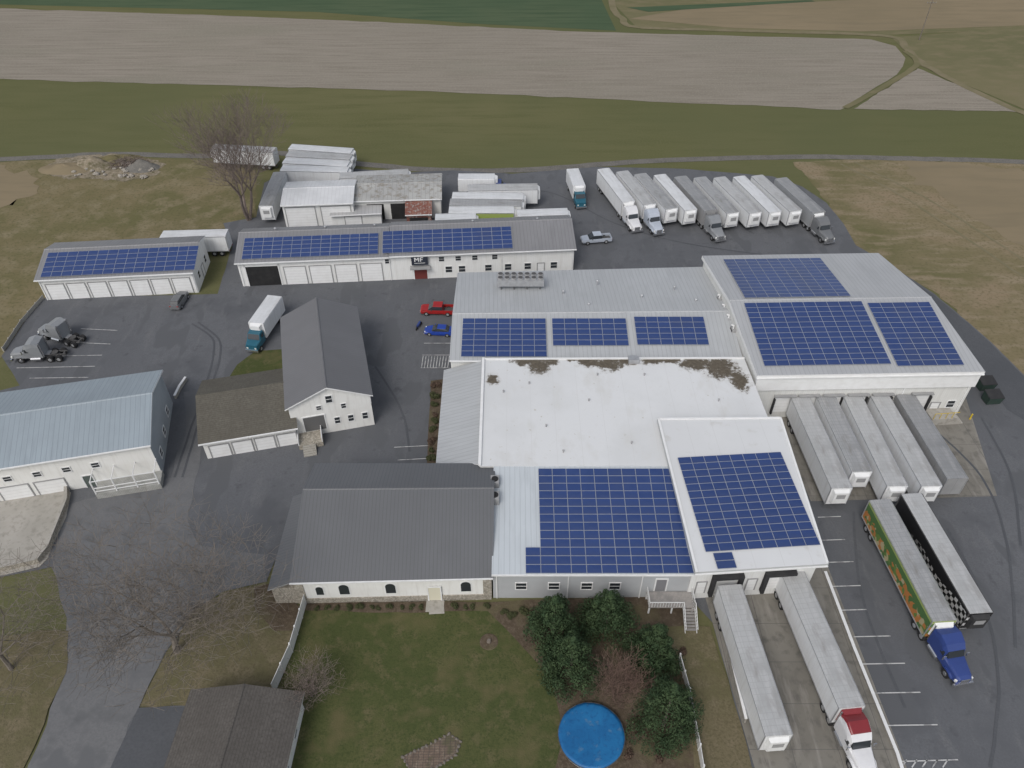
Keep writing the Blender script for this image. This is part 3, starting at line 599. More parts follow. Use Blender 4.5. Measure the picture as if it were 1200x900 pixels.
# --- M6 big warehouse
b=Bld('big_warehouse','tall warehouse with the largest solar arrays on its roof at the right of the complex','building',(32.9,77.2),(63.0,78.0),(59.2,106.3),(31.0,105.5))
pr=[(0,8.2),(b.D*.5,9.9),(b.D,8.2)]
b.walls(pr,'s',wallt); r,pl=b.roof(pr,'s',r_m6,oh=.3,oe=.5,th=.6)
b.solar(pl[0],(896,429),(1046,429),(870,355)); b.solar(pl[0],(1052,429),(1131,429),(1010,355)); b.solar(pl[1],(873,349),(998,348),(840,304))
mb=MB(); b.sb(mb,'f',-.1,b.W+.1,5.6,7.7,0,.4); b.part(mb,'fascia_band',trim)
for k,a in enumerate((4.4,7.6,10.9,14.2,17.5,22.8)):
    o=b.gdoor('f',a,2.4,2.7,z=1.2,name='dock_door')
    for (x0,x1) in ((a-1.42,a-1.22),(a+1.22,a+1.42)):
        mb=MB(); b.sb(mb,'f',x0,x1,1.1,3.9,.1,.45); b.part(mb,'dock_cushion',shel,o)
    mb=MB(); b.sb(mb,'f',a-1.45,a+1.45,4.35,4.5,.1,.55); b.part(mb,'dock_hood',trimg,o)
b.window('f',27.5,1.5,1,1.2); b.gdoor('f',25.4,1.1,2.2,z=.2,name='side_door'); b.downspouts('f',(.4,20.2,b.W-.4),5.5)
for k,t_ in enumerate((10.5,13,15.5,18)):
    m2=MB(); b.sb(m2,'l',t_-.55,t_+.55,7.0,7.9,.0,.55); o=b.part(m2,'wall_vent_unit',trimg)
    m3=MB(); b.sb(m3,'l',t_-.4,t_+.4,7.1,7.8,.55,.6); b.part(m3,'grille',steel,o)
    m3=MB(); p=b.q(-.3,t_,7.9); m3.tube(p,p+Vector((0,0,.5)),.12,.12,8); m3.tube(p+Vector((0,0,.5)),p+Vector((-.35,0,.6)),.14,.14,8); b.part(m3,'duct',trim,o)
b=Bld.rect('dock_annex','small pale concrete annex with steps beside the rightmost upper dock','annex',W2(1093,492,1.3),W2(1122,490,1.3),3.5)
mb=MB(); b.bx(mb,0,b.W,0,b.D,.1,1.3); b.part(mb,'platform',concl)
for k in range(4): m2=MB(); b.bx(m2,b.W+.3*k,b.W+.3*k+.3,0,1.4,.1,1.1-.27*k); b.part(m2,'step',concl)
mb=MB()
for k in range(4): b.bx(mb,.05+k*.9,.12+k*.9,.05,.1,1.3,2.3)
b.bx(mb,.05,b.W,.05,.1,2.3,2.37); yel=M('yellow_paint',(.55,.4,.04),rough=.6); b.part(mb,'railing',yel)
for (x,y,l) in ((1136,492,'yellow bollard standing right of the dock steps'),(1080,489,'yellow bollard just left of the dock annex')):
    t=thing('bollard',l,'bollard',P(x,y)); mb=MB(); mb.tube((0,0,0),(0,0,1.1),.11,.11,12); mb.build('post',yel,t); m2=MB(); m2.tube((0,0,1.1),(0,0,1.17),.11,.05,12); m2.build('cap',yel,t)
green=M('dumpster_green',(.03,.055,.045),[(2,.4,.6,(.04,.06,.05))],rough=.6)
for (x,y,l) in ((1152,455,'dark dumpster against the corner of the big warehouse'),(1160,471,'dark dumpster nearer the camera beside the big warehouse corner')):
    t=thing('dumpster',l,'dumpster',P(x,y),R(5)); mb=MB()
    mb.hexa([(-1,-.7,.2),(1,-.7,.2),(1,.7,.2),(-1,.7,.2),(-1.1,-.9,1.4),(1.1,-.9,1.4),(1.1,.8,1.7),(-1.1,.8,1.7)]); mb.build('bin',green,t)
    m2=MB(); m2.slab([(-1.12,-.92,1.5),(1.12,-.92,1.5),(1.12,.82,1.8),(-1.12,.82,1.8)],.06); m2.build('lid',shel,t)
    for xx in (-.8,.8): m3=MB(); m3.tube((xx,-.5,.1),(xx,-.4,.1),.1,.1,8); m3.build('caster',rubber,t)
# ---------------------------------------------------------------- vehicles
def wheel(root,x,y,r=.5,w=.3,z=None,rimmat=None):
    z=r if z is None else z
    mb=MB(); mb.tube((x,y-w/2,z),(x,y+w/2,z),r,r,18); o=mb.build('wheel',rubber,root)
    s=1 if y>0 else -1
    m2=MB(); m2.tube((x,y+s*(w/2-.02),z),(x,y+s*(w/2+.015),z),r*.58,r*.5,12); m2.build('rim',rimmat or alum,o)
def paint(name,c,rough=.35,l=None):
    return M(name,c,[(.7,.4,.7,tuple(k*.88 for k in c))]+([(1.2,.5,.8,tuple(k*.75 for k in c),'UV',ST)] if l else []),rough=rough,spec=.5)
side_w=M('trailer_white',(.7,.71,.715),[(.4,.4,.7,(.65,.655,.66)),(1.5,.5,.8,(.57,.565,.55),'UV',ST)],[(0,1.22,.02,(.58,.58,.585),.1)],rough=.45)
roof_w=M('trailer_roof_white',(.6,.61,.62),[(.35,.4,.65,(.53,.54,.545)),(1.2,.5,.7,(.46,.46,.455),'Object',(.2,1,1))],[(0,.61,.06,(.53,.54,.54),.1),(1,.61,.06,(.53,.54,.54),.1)],rough=.5)
roof_g=M('trailer_roof_grey',(.26,.265,.27),[(.35,.4,.65,(.21,.215,.22)),(1.2,.5,.7,(.31,.31,.31),'Object',(.25,1,1))],[(0,.61,.06,(.21,.21,.21),.1),(1,.61,.06,(.21,.21,.21),.1)],rough=.6)
roof_t=M('trailer_roof_weathered',(.4,.405,.405),[(.35,.4,.65,(.34,.343,.34)),(1.2,.5,.7,(.45,.45,.45),'Object',(.25,1,1)),(.7,.55,.7,(.29,.285,.275),'Object',(.4,1,1))],[(0,.61,.07,(.33,.333,.33),.1),(1,.61,.07,(.33,.333,.33),.1)],rough=.6)
roof_t2=M('trailer_roof_dull',(.31,.315,.32),[(.35,.4,.65,(.26,.264,.265)),(1.2,.5,.7,(.36,.36,.36),'Object',(.25,1,1)),(.7,.55,.7,(.22,.215,.205),'Object',(.4,1,1))],[(0,.61,.08,(.245,.25,.25),.1),(1,.61,.08,(.245,.25,.25),.1)],rough=.6)
side_g=M('trailer_grey',(.3,.3,.3),[(.4,.4,.7,(.24,.24,.24))],[(0,1.22,.03,(.2,.2,.2),.1)],rough=.5)
side_s=M('trailer_silver',(.42,.43,.44),[(.4,.4,.7,(.36,.37,.38))],[(0,.3,.15,(.32,.33,.34),.2)],rough=.4,metal=.3)
def checkc(N,L,tc,cur,mix):
    def mth(op,a,b=None,clamp=False):
        m=N.new('ShaderNodeMath'); m.operation=op; m.use_clamp=clamp
        for i,x in enumerate((a,b)):
            if x is None: continue
            if isinstance(x,(int,float)): m.inputs[i].default_value=x
            else: L.new(x,m.inputs[i])
        return m.outputs[0]
    sx=N.new('ShaderNodeSeparateXYZ'); L.new(tc.outputs['Object'],sx.inputs[0])
    wave=mth('MULTIPLY',mth('SINE',mth('MULTIPLY',sx.outputs[0],.75)),.35)
    zz=mth('ADD',sx.outputs[2],wave)
    cb=N.new('ShaderNodeCombineXYZ'); L.new(sx.outputs[0],cb.inputs[0]); L.new(zz,cb.inputs[2]); cb.inputs[1].default_value=.31
    ck=N.new('ShaderNodeTexChecker'); ck.inputs['Scale'].default_value=1.9; ck.inputs[1].default_value=(.55,.55,.55,1); ck.inputs[2].default_value=(.015,.015,.015,1); L.new(cb.outputs[0],ck.inputs[0])
    a=mth('LESS_THAN',mth('SUBTRACT',zz,mth('MULTIPLY',sx.outputs[0],.12)),1.45)
    f=mth('MULTIPLY',mth('SUBTRACT',sx.outputs[0],3.0),.14,True)
    return mix(mth('MULTIPLY',a,f),cur,None,ck.outputs[0])
side_c=M('trailer_checker',(.02,.02,.022),rough=.35,custom=checkc)
def vegc(a,bcol,c,sc,zt):
    def f(N,L,tc,cur,mix):
        nz=N.new('ShaderNodeTexNoise'); nz.inputs['Scale'].default_value=1.2; L.new(tc.outputs['Object'],nz.inputs['Vector'])
        base=cur
        vo=N.new('ShaderNodeTexVoronoi'); vo.inputs['Scale'].default_value=sc; L.new(tc.outputs['Object'],vo.inputs['Vector'])
        sp=N.new('ShaderNodeSeparateColor'); L.new(vo.outputs['Color'],sp.inputs[0])
        for k,(th,col) in enumerate(((.5,a),(.55,bcol),(.8,c))):
            gt=N.new('ShaderNodeMath'); gt.operation='GREATER_THAN'; gt.inputs[1].default_value=th; L.new(sp.outputs[k],gt.inputs[0]); cur=mix(gt.outputs[0],cur,col)
        sx=N.new('ShaderNodeSeparateXYZ'); L.new(tc.outputs['Object'],sx.inputs[0])
        zz=N.new('ShaderNodeMath'); zz.operation='MULTIPLY_ADD'; zz.inputs[1].default_value=1.6; L.new(nz.outputs[0],zz.inputs[0]); L.new(sx.outputs[2],zz.inputs[2])
        gt=N.new('ShaderNodeMath'); gt.operation='GREATER_THAN'; gt.inputs[1].default_value=zt+.8; L.new(zz.outputs[0],gt.inputs[0])
        cur=mix(gt.outputs[0],cur,None,base)
        g2=N.new('ShaderNodeMath'); g2.operation='GREATER_THAN'; g2.inputs[1].default_value=3.55; L.new(sx.outputs[2],g2.inputs[0])
        return mix(g2.outputs[0],cur,(.3,.36,.12))
    return f
side_v=M('trailer_produce_art',(.075,.15,.05),rough=.4,custom=vegc((.12,.2,.05),(.42,.17,.05),(.4,.34,.2),1.9,2.6))
side_y=M('trailer_lime_art',(.3,.38,.1),rough=.4,custom=vegc((.4,.42,.12),(.1,.22,.06),(.6,.6,.5),1.6,2.2))
maroonp=paint('trailer_maroon',(.2,.02,.025))
STY={'white':(side_w,roof_w),'grey':(side_g,roof_g),'weathered':(side_w,roof_t),'dull':(side_w,roof_t2),'silver':(side_s,roof_g),'checker':(side_c,roof_t),'veg':(side_v,roof_t2),'lime':(side_y,roof_w),'maroon':(side_w,roof_t)}
cache={}
def mk_trailer(L,sty):
    sm,rm=STY[sty]; t=thing('semi_trailer',None,None)
    mb=MB(); mb.loft([sec(x,1.27,1.12,1.29,3.9,1.25,4.05) for x in (0.05,L)]); mb.build('body',sm,t)
    mb=MB(); secs=[]
    for x in (0.0,L): secs.append([(x,-1.24,4.05),(x,1.24,4.05),(x,1.2,4.09),(x,.6,4.13),(x,-.6,4.13),(x,-1.2,4.09)])
    mb.loft(secs); mb.build('roof',rm,t)
    mb=MB()
    for s in (-1,1): mb.box(0,L,s*1.3-.03,s*1.3+.03,1.0,1.14); mb.box(0,L,s*1.295-.025,s*1.295+.025,3.94,4.06); mb.box(-.02,.12,s*1.3-.03,s*1.3+.03,1.14,3.94); mb.box(L-.1,L+.02,s*1.3-.03,s*1.3+.03,1.14,3.94)
    mb.build('frame',steel if sty=='checker' else alum,t)
    for s in (-1,1):
        m2=MB(); m2.box(0.0,.05,min(s*.02,s*1.24),max(s*.02,s*1.24),1.15,3.95); m2.box(-.03,.0,s*.5-.02,s*.5+.02,1.2,3.9); m2.build('rear_door',side_w if sty!='grey' else side_g,t)
        m3=MB(); m3.box(-.04,-.0,s*1.0-.12,s*1.0+.12,.98,1.1); m3.build('tail_light',redp,t)
        m4=MB(); m4.box(L-3.2,L-3.0,s*.8-.06,s*.8+.06,.15,1.1); m4.box(L-3.25,L-2.95,s*.8-.12,s*.8+.12,.1,.16); m4.build('landing_leg',steel,t)
    mb=MB(); mb.box(.4,4.2,-.5,.5,.75,1.1); mb.box(-.0,.1,-1.1,1.1,.5,.62); mb.build('chassis',steel,t)
    for x in (1.5,2.8):
        for s in (-1,1): wheel(t,x,s*.98,.5,.56)
    if sty not in ('grey',):
        m5=MB(); m5.loft([[(L+.02,-1.0,1.7),(L+.02,1.0,1.7),(L+.02,1.0,3.85),(L+.02,-1.0,3.85)],[(L+.45,-.85,1.8),(L+.45,.85,1.8),(L+.45,.85,3.6),(L+.45,-.85,3.6)]]); u=m5.build('refrigeration_unit',{'checker':shel,'maroon':maroonp}.get(sty,trim),t)
        m6=MB(); m6.box(L+.455,L+.48,-.55,.55,2.6,3.3); m6.build('grille',trimg,u)
    return t
def get(key,fn):
    if key not in cache: cache[key]=fn(); return cache[key]
    return dup(cache[key])
def put(t,loc,rz,label,cat,group=None):
    t.location=loc; t.rotation_euler=(0,0,rz); t['label']=label; t['category']=cat
    if group: t['group']=group
    elif 'group' in t: del t['group']
    return t
GZ=.1
def trailer(r,f,L,sty,label,group=None,z=4.1,tractor=None,tl=None,turn=0):
    a=P(*r,z); c=P(*f,z); d=c-a; d.z=0; d.normalize(); rz=math.atan2(d.y,d.x)
    t=get(('tr',L,sty),lambda:mk_trailer(L,sty)); put(t,(a.x,a.y,GZ),rz,label,'trailer',group)
    if tractor:
        k=a+d*(L-1.0); rz2=rz+R(turn); d2=Vector((math.cos(rz2),math.sin(rz2),0)); o=k-d2*1.7
        tr=get(('tc',tractor),lambda:mk_tractor(tractor)); put(tr,(o.x,o.y,GZ),rz2,tl,'truck','semi tractors')
    return t
PNT={'white':paint('paint_white',(.66,.66,.67)),'blue':paint('paint_blue',(.03,.055,.2)),'teal':paint('paint_teal',(.02,.11,.16)),'silver':paint('paint_silver',(.24,.25,.26)),'grey':paint('paint_grey',(.16,.165,.17)),'pale':paint('paint_pale',(.42,.46,.52)),'red':paint('paint_red',(.32,.015,.015)),'royal':paint('paint_royal',(.015,.05,.3))}
def mk_tractor(c):
    pm=PNT['white'] if c=='two_tone' else PNT[c]; t=thing('semi_tractor',None,None)
    mb=MB(); mb.box(0,6.9,-.48,-.36,.75,1.02); mb.box(0,6.9,.36,.48,.75,1.02); mb.box(.2,.4,-.36,.36,.78,1.0); mb.box(2.7,2.9,-.36,.36,.78,1.0); mb.build('chassis',steel,t)
    m=MB(); m.loft([sec(3.0,1.15,.95,1.2,2.9,1.1,3.35),sec(3.9,1.15,.95,1.2,3.0,1.12,3.65),sec(4.9,1.15,.95,1.2,2.7,1.05,3.35),sec(5.4,1.12,.95,1.15,2.2,.98,2.85)]); sc_=m.build('sleeper_cab',pm,t)
    if c=='two_tone':
        m=MB(); m.loft([sec(3.0,1.12,3.3,1.1,3.4,1.0,3.5),sec(3.9,1.13,3.45,1.08,3.7,.95,3.9),sec(4.9,1.07,3.2,1.0,3.42,.85,3.5)]); m.build('roof_fairing',maroonp,sc_)
    m=MB(); m.loft([sec(5.4,1.12,.95,1.14,1.95,.96,2.1),sec(6.4,1.05,.8,1.0,1.7,.85,1.95),sec(7.5,.9,.75,.85,1.5,.7,1.7),sec(7.85,.75,.75,.7,1.35,.55,1.5)]); m.build('hood',pm,t)
    m=MB(); m.hexa([(5.41,-.95,2.12),(5.75,-.9,2.08),(5.75,.9,2.08),(5.41,.95,2.12),(5.35,-.9,2.8),(5.42,-.88,2.8),(5.42,.88,2.8),(5.35,.9,2.8)]); m.build('windshield',glass,t)
    for s in (-1,1):
        m=MB(); m.box(4.75,5.3,s*1.165-.02,s*1.165+.02,2.0,2.6); m.build('side_window',glass,t)
        m=MB(); m.tube((3.4,s*1.0,.75),(4.9,s*1.0,.75),.32,.32,14); m.build('fuel_tank',chrome,t)
        m=MB(); m.tube((2.85,s*1.0,1.0),(2.85,s*1.0,3.7),.09,.09,10); m.build('exhaust_stack',chrome,t)
        m=MB(); m.box(7.55,7.75,s*.85-.14,s*.85+.14,1.0,1.3); m.build('headlight',headl,t)
        m=MB(); m.box(5.6,5.7,s*1.35-.1,s*1.35+.1,1.9,2.5); m.box(5.62,5.68,min(s*1.1,s*1.3),max(s*1.1,s*1.3),2.4,2.45); m.build('mirror',chrome,t)
        m=MB(); m.loft([[(5.85,s*1.0-.2,.95),(5.85,s*1.0+.2,.95),(5.85,s*1.0+.2,1.05),(5.85,s*1.0-.2,1.05)],[(6.2,s*1.0-.2,1.1),(6.2,s*1.0+.2,1.1),(6.2,s*1.0+.2,1.25),(6.2,s*1.0-.2,1.25)],[(6.8,s*1.0-.2,1.1),(6.8,s*1.0+.2,1.1),(6.8,s*1.0+.2,1.25),(6.8,s*1.0-.2,1.25)],[(7.3,s*.95-.2,.85),(7.3,s*.95+.2,.85),(7.3,s*.95+.2,1.0),(7.3,s*.95-.2,1.0)]]); m.build('fender',pm,t)
        wheel(t,6.5,s*.98,.5,.3,rimmat=chrome)
        for x in (.9,2.2): wheel(t,x,s*.92,.5,.56)
    m=MB(); m.box(7.75,7.98,-1.1,1.1,.45,.8); m.build('bumper',chrome,t)
    m=MB(); m.box(7.86,7.92,-.5,.5,.85,1.45); m.build('grille',chrome,t)
    m=MB(); m.tube((1.7,0,1.03),(1.7,0,1.15),.5,.5,16); m.build('fifth_wheel',steel,t)
    m=MB(); m.box(2.3,2.95,-.5,.5,1.02,1.06); m.build('deck_plate',alum,t)
    return t
def mk_box(c,L=7.3):
    pm=PNT[c]; t=thing('box_truck',None,None)
    m=MB(); m.loft([sec(x,1.24,1.05,1.26,3.6,1.22,3.75) for x in (0,L)]); m.build('cargo_box',side_w,t)
    m=MB(); m.box(.0,L,-1.2,1.2,3.75,3.79); m.build('roof',roof_w,t)
    m=MB(); m.box(.1,L+2.6,-.45,.45,.7,1.0); m.build('chassis',steel,t)
    m=MB(); m.loft([sec(L+.25,1.1,.8,1.12,2.0,.98,2.75),sec(L+1.3,1.1,.8,1.12,1.95,.95,2.7),sec(L+1.75,1.1,.75,1.1,1.75,1.0,1.85),sec(L+2.9,.95,.7,.9,1.45,.75,1.6)]); m.build('cab',pm,t)
    m=MB(); m.hexa([(L+1.36,-.93,1.95),(L+1.78,-.96,1.88),(L+1.78,.96,1.88),(L+1.36,.93,1.95),(L+1.28,-.88,2.62),(L+1.36,-.88,2.62),(L+1.36,.88,2.62),(L+1.28,.88,2.62)]); m.build('windshield',glass,t)
    m=MB(); m.loft([[(L,-.9,2.4),(L,.9,2.4),(L,.9,3.7),(L,-.9,3.7)],[(L+.6,-.75,2.8),(L+.6,.75,2.8),(L+.6,.75,3.5),(L+.6,-.75,3.5)]]); m.build('refrigeration_unit',trim,t)
    for s in (-1,1):
        m=MB(); m.box(L+.5,L+1.2,s*1.11-.02,s*1.11+.02,1.9,2.45); m.build('side_window',glass,t)
        m=MB(); m.box(L+2.85,L+2.93,s*.65-.13,s*.65+.13,.95,1.2); m.build('headlight',headl,t)
        m=MB(); m.box(-.03,0,min(s*.02,s*1.2),max(s*.02,s*1.2),1.1,3.65); m.build('rear_door',side_w,t)
        wheel(t,1.9,s*.95,.48,.5); wheel(t,L+2.0,s*.98,.48,.3)
    m=MB(); m.box(L+2.9,L+3.05,-1.05,1.05,.45,.75); m.build('bumper',chrome,t)
    return t
def mk_pickup(c):
    pm=PNT[c]; t=thing('pickup_truck',None,None)
    m=MB(); m.loft([sec(1.9,.92,.45,.97,.8,.92,1.12),sec(4.0,.95,.45,.98,.8,.93,1.12),sec(5.3,.93,.45,.95,.8,.85,1.05),sec(5.6,.85,.5,.86,.75,.75,.95)]); m.build('body',pm,t)
    m=MB(); m.box(.05,1.9,-.95,-.83,.45,1.12); m.box(.05,1.9,.83,.95,.45,1.12); m.box(0,.08,-.93,.93,.5,1.1); m.box(.08,1.9,-.83,.83,.5,.62,1); m.build('bed',[pm,steel],t)
    m=MB(); m.loft([sec(1.95,.88,1.12,.85,1.3,.74,1.75),sec(3.5,.88,1.12,.85,1.3,.74,1.77),sec(4.3,.86,1.12,.8,1.14,.72,1.16)]); m.build('cab_glass',glass,t)
    m=MB(); m.loft([sec(1.98,.76,1.74,.75,1.78,.68,1.82),sec(3.5,.76,1.74,.75,1.78,.68,1.82)]); m.build('cab_roof',pm,t)
    for x in (0,5.6):
        m=MB(); m.box(x-.1,x+.1,-.9,.9,.42,.62); m.build('bumper',chrome,t)
    for s in (-1,1):
        m=MB(); m.box(5.5,5.62,s*.68-.14,s*.68+.14,.72,.9); m.build('headlight',headl,t)
        m=MB(); m.box(-.01,.02,s*.86-.07,s*.86+.07,.75,1.05); m.build('tail_light',redp,t)
        m=MB(); m.box(3.7,3.8,s*1.06-.1,s*1.06+.1,1.1,1.3); m.build('mirror',steel,t)
        for x in (1.1,4.6): wheel(t,x,s*.86,.39,.26)
    return t
def mk_car(c,suv=False):
    pm=PNT[c]; t=thing('parked_car',None,None); h=.25 if suv else 0
    m=MB(); m.loft([sec(0,.78,.4,.8,.6,.7,.85+h),sec(.35,.88,.3,.9,.6,.8,.95+h),sec(2.3,.9,.28,.92,.6,.84,.93+h),sec(3.6,.9,.28,.9,.6,.8,.88+h),sec(4.35,.82,.32,.82,.55,.68,.72+h),sec(4.6,.7,.38,.7,.5,.6,.6+h)]); m.build('body',pm,t)
    x0=.15 if suv else .6
    m=MB(); m.loft([sec(x0,.76,.92+h,.72,.95+h,.66,.97+h),sec(x0+.45,.78,.9+h,.72,1.1+h,.6,1.36+h),sec(2.5,.8,.9+h,.74,1.1+h,.62,1.38+h),sec(3.3,.78,.88+h,.72,.9+h,.66,.92+h)]); m.build('glasshouse',glass,t)
    m=MB(); m.loft([sec(x0+.5,.6,1.34+h,.6,1.36+h,.5,1.41+h),sec(2.45,.62,1.36+h,.62,1.38+h,.52,1.43+h)]); m.build('roof',pm,t)
    for s in (-1,1):
        m=MB(); m.box(4.3,4.5,s*.6-.13,s*.6+.13,.58+h*.6,.7+h*.6); m.build('headlight',headl,t)
        m=MB(); m.box(-.02,.03,s*.62-.13,s*.62+.13,.65+h,.8+h); m.build('tail_light',redp,t)
        m=MB(); m.box(2.9,3.0,s*.98-.08,s*.98+.08,.9+h,1.05+h); m.build('mirror',pm,t)
        for x in (.85,3.7): wheel(t,x,s*.82,.33+h*.2,.22)
    return t
def vput(mk,key,a,c,z,label,cat,group=None):
    p=P(*a,z); q=P(*c,z); d=q-p; t=get(key,mk); return put(t,(p.x,p.y,GZ),math.atan2(d.y,d.x),label,cat,group)
gU='trailers backed up to the upper dock'; gR='trailers lined up in the back row'; gL='trailers parked behind the sheds'
trailer((938,466),(982,562),16.2,'weathered','leftmost grey roofed trailer backed into the upper dock',gU)
trailer((968,465),(1008,548),13.7,'dull','shorter trailer, second from left in the upper dock',gU)
trailer((999,464),(1053,572),16.2,'weathered','middle trailer of the five backed into the upper dock',gU)
trailer((1031,464),(1090,566),16.2,'weathered','fourth trailer from left in the upper dock',gU)
trailer((1061,463),(1120,557),15.2,'grey','dark grey roofed trailer at the right end of the upper dock',gU)
trailer((1031,586),(1104,722),16.2,'veg','trailer with green and orange produce art on its side','trailers parked in the right lot',tractor='blue',tl='blue semi tractor pulling the produce art trailer',turn=6)
trailer((1068,579),(1152,722),16.2,'checker','black trailer with checkered side and pale roof, parked beside the produce art trailer','trailers parked in the right lot')
trailer((855,686),(910,853),16.2,'weathered','pale grey roofed trailer without tractor, left in the lower dock','trailers in the lower dock')
trailer((925,662),(988,805),16.2,'maroon','trailer with a tractor attached, right in the lower dock','trailers in the lower dock',tractor='two_tone',tl='white semi tractor with maroon roof fairing at the bottom edge, in the lower dock',turn=2)
row=[((707,198),(738,238),'white','white','white semi tractor on the leftmost long trailer of the back row'),((729,201),(762,240),'weathered','pale','pale blue grey semi tractor on the second long trailer of the back row'),((750,204),(785,242),'dull',None,''),((773,205),(806,242),'white',None,''),((797,207),(830,243),'grey','silver','silver semi tractor on the fifth long trailer of the back row'),((820,208),(853,243),'dull',None,''),((843,208),(879,243),'weathered',None,''),((866,207),(900,240),'white',None,''),((887,206),(927,242),'weathered',None,''),((915,209),(960,249),'silver','grey','grey semi tractor on the dark trailer at the right end of the back row')]
ordn=['leftmost','second','third','fourth','fifth','sixth','seventh','eighth','ninth','rightmost']
for k,(a,c,s,tr,tl) in enumerate(row):
    trailer(a,c,14.6 if not tr else 14.0,s,ordn[k]+(' from left' if k not in (0,9) else '')+' long trailer in the back row of parked trailers',gR,tractor=tr,tl=tl)
vput(lambda:mk_box('teal'),'bt1',(671,198),(683,228),3.8,'small white box truck with teal cab, left of the back row','truck')
vput(lambda:mk_box('teal'),'bt1',(322,347),(296,384),3.8,'white box truck with teal cab driving past the long workshop','truck')
vput(lambda:mk_box('blue'),'bt2',(537,207),(582,207),3.8,'white box truck with blue cab parked alone behind the yard','truck')
for (a,c,s,l) in (((340,172),(412,177),'white','rearmost white trailer in the stack behind the tall shed'),((337,180),(410,184),'weathered','second rearmost trailer in the stack behind the tall shed'),((333,188),(405,192),'white','third white trailer in the stack behind the tall shed'),((330,197),(404,199),'white','fourth white trailer, directly behind the tall shed roof'),((398,206),(470,202),'weathered','trailer standing behind the tin roofed shed'),((328,202),(309,247),'dull','grey roofed trailer standing along the left wall of the tall shed'),((322,176),(250,172),'weathered','rear trailer half hidden behind the big bare tree'),((548,220),(614,219),'weathered','rearmost trailer of the cluster right of the rusty shed'),((530,229),(614,230),'white','second trailer of the cluster right of the rusty shed'),((527,237),(600,238),'dull','third trailer of the cluster right of the rusty shed'),((526,246),(600,246),'lime','lime green printed trailer in the cluster right of the rusty shed')):
    trailer(a,c,13.7 if s!='lime' else 12.2,s,l,gL)
trailer((606,250),(665,248),9.5,'white','short white trailer behind the right end of the long workshop',gL)
trailer((510,255),(555,254),7.5,'white','shortest white trailer beside the rusty shed',gL)
trailer((266,273),(190,275),11.5,'white','white trailer parked behind the left garage',None,z=4.1)
vput(lambda:mk_tractor('silver'),('tc','silver'),(96,399),(45,385),1,'silver semi tractor without trailer, rear of two in the left lot','truck','semi tractors')
vput(lambda:mk_tractor('silver'),('tc','silver'),(78,413),(10,416),1,'silver semi tractor without trailer, front of two in the left lot','truck','semi tractors')
vput(lambda:mk_pickup('red'),'pr',(533,362),(497,361),1,'red pickup truck parked left of the grey metal roofed block','pickup')
vput(lambda:mk_car('royal'),'cb',(531,388),(498,386),.7,'blue car parked below the red pickup','car')
vput(lambda:mk_pickup('pale'),'ps',(716,277),(680,280),1,'silver pickup truck driving across the back yard','pickup')
vput(lambda:mk_car('grey',True),'cg',(204,361),(214,345),.8,'grey car parked at the corner of the left garage','car')
t=thing('motorcycle','dark motorcycle standing left of the blue car','motorcycle',P(491,384),R(70))
for x in (-.7,.7): m=MB(); m.tube((x,-.07,.33),(x,.07,.33),.33,.33,14); m.build('wheel',rubber,t)
m=MB(); m.loft([sec(-.6,.1,.5,.15,.7,.1,.85),sec(0,.15,.35,.2,.7,.15,.85),sec(.5,.1,.5,.15,.9,.1,1.0)]); m.build('body',PNT['blue'],t)
m=MB(); m.tube((.5,-.4,1.05),(.5,.4,1.05),.03,.03,6); m.build('handlebar',steel,t)
# ---------------------------------------------------------------- walls and fences
def fence(name,label,cat,px,h,mat,post=2.4,th=.06,z0=.05,z=0):
    pts=[P(*p) for p in px]; t=thing(name,label,cat,pts[0])
    o=pts[0]
    for i in range(len(pts)-1):
        a,c=pts[i],pts[i+1]; n=max(1,round((c-a).length/post)); d=(c-a).normalized(); nn=Vector((-d.y,d.x,0))*th/2
        for k in range(n):
            p,q=a.lerp(c,k/n),a.lerp(c,(k+1)/n); m=MB()
            m.hexa([v+Vector((0,0,z0)) for v in (p-nn,q-nn,q+nn,p+nn)]+[v+Vector((0,0,h)) for v in (p-nn,q-nn,q+nn,p+nn)]); m.build('panel',mat,t,o)
            m=MB(); w=.08; m.box(p.x-w,p.x+w,p.y-w,p.y+w,0,h+.12); m.build('post',mat,t,o)
    return t
vin=M('white_vinyl',(.7,.7,.69),[(.8,.4,.7,(.62,.62,.6))],rough=.5)
fence('privacy_fence','white vinyl fence running from the charcoal roofed building to the small garage','fence',[(360,706),(343,765),(322,812)],1.9,vin)
fence('privacy_fence','white vinyl fence between the mulch bed and the lower dock driveway','fence',[(795,775),(806,815),(818,880),(826,930)],1.5,vin)
def rwall(name,label,px,h,th,mat):
    pts=[P(*p) for p in px]; t=thing(name,label,'wall',pts[0]); m=MB()
    for i in range(len(pts)-1):
        a,c=pts[i],pts[i+1]; d=(c-a).normalized(); nn=Vector((-d.y,d.x,0))*th/2
        c2=c+d*th*.49 if i<len(pts)-2 else c
        m.hexa([v for v in (a-nn,c2-nn,c2+nn,a+nn)]+[v+Vector((0,0,h+.002*i)) for v in (a-nn,c2-nn,c2+nn,a+nn)])
    m.build('wall_body',mat,t,pts[0])
    m=MB()
    for i in range(len(pts)-1):
        a,c=pts[i],pts[i+1]; d=(c-a).normalized(); nn=Vector((-d.y,d.x,0))*(th/2+.04)
        m.hexa([v+Vector((0,0,h+.004+.002*i)) for v in (a-nn,c-nn,c+nn,a+nn)]+[v+Vector((0,0,h+.08+.002*i)) for v in (a-nn,c-nn,c+nn,a+nn)])
    m.build('coping',concl if mat is stone else trim,t,pts[0])
rwall('dock_wall','white retaining wall along the left side of the lower dock',[(836,702),(852,765),(872,848)],1.0,.2,concl)
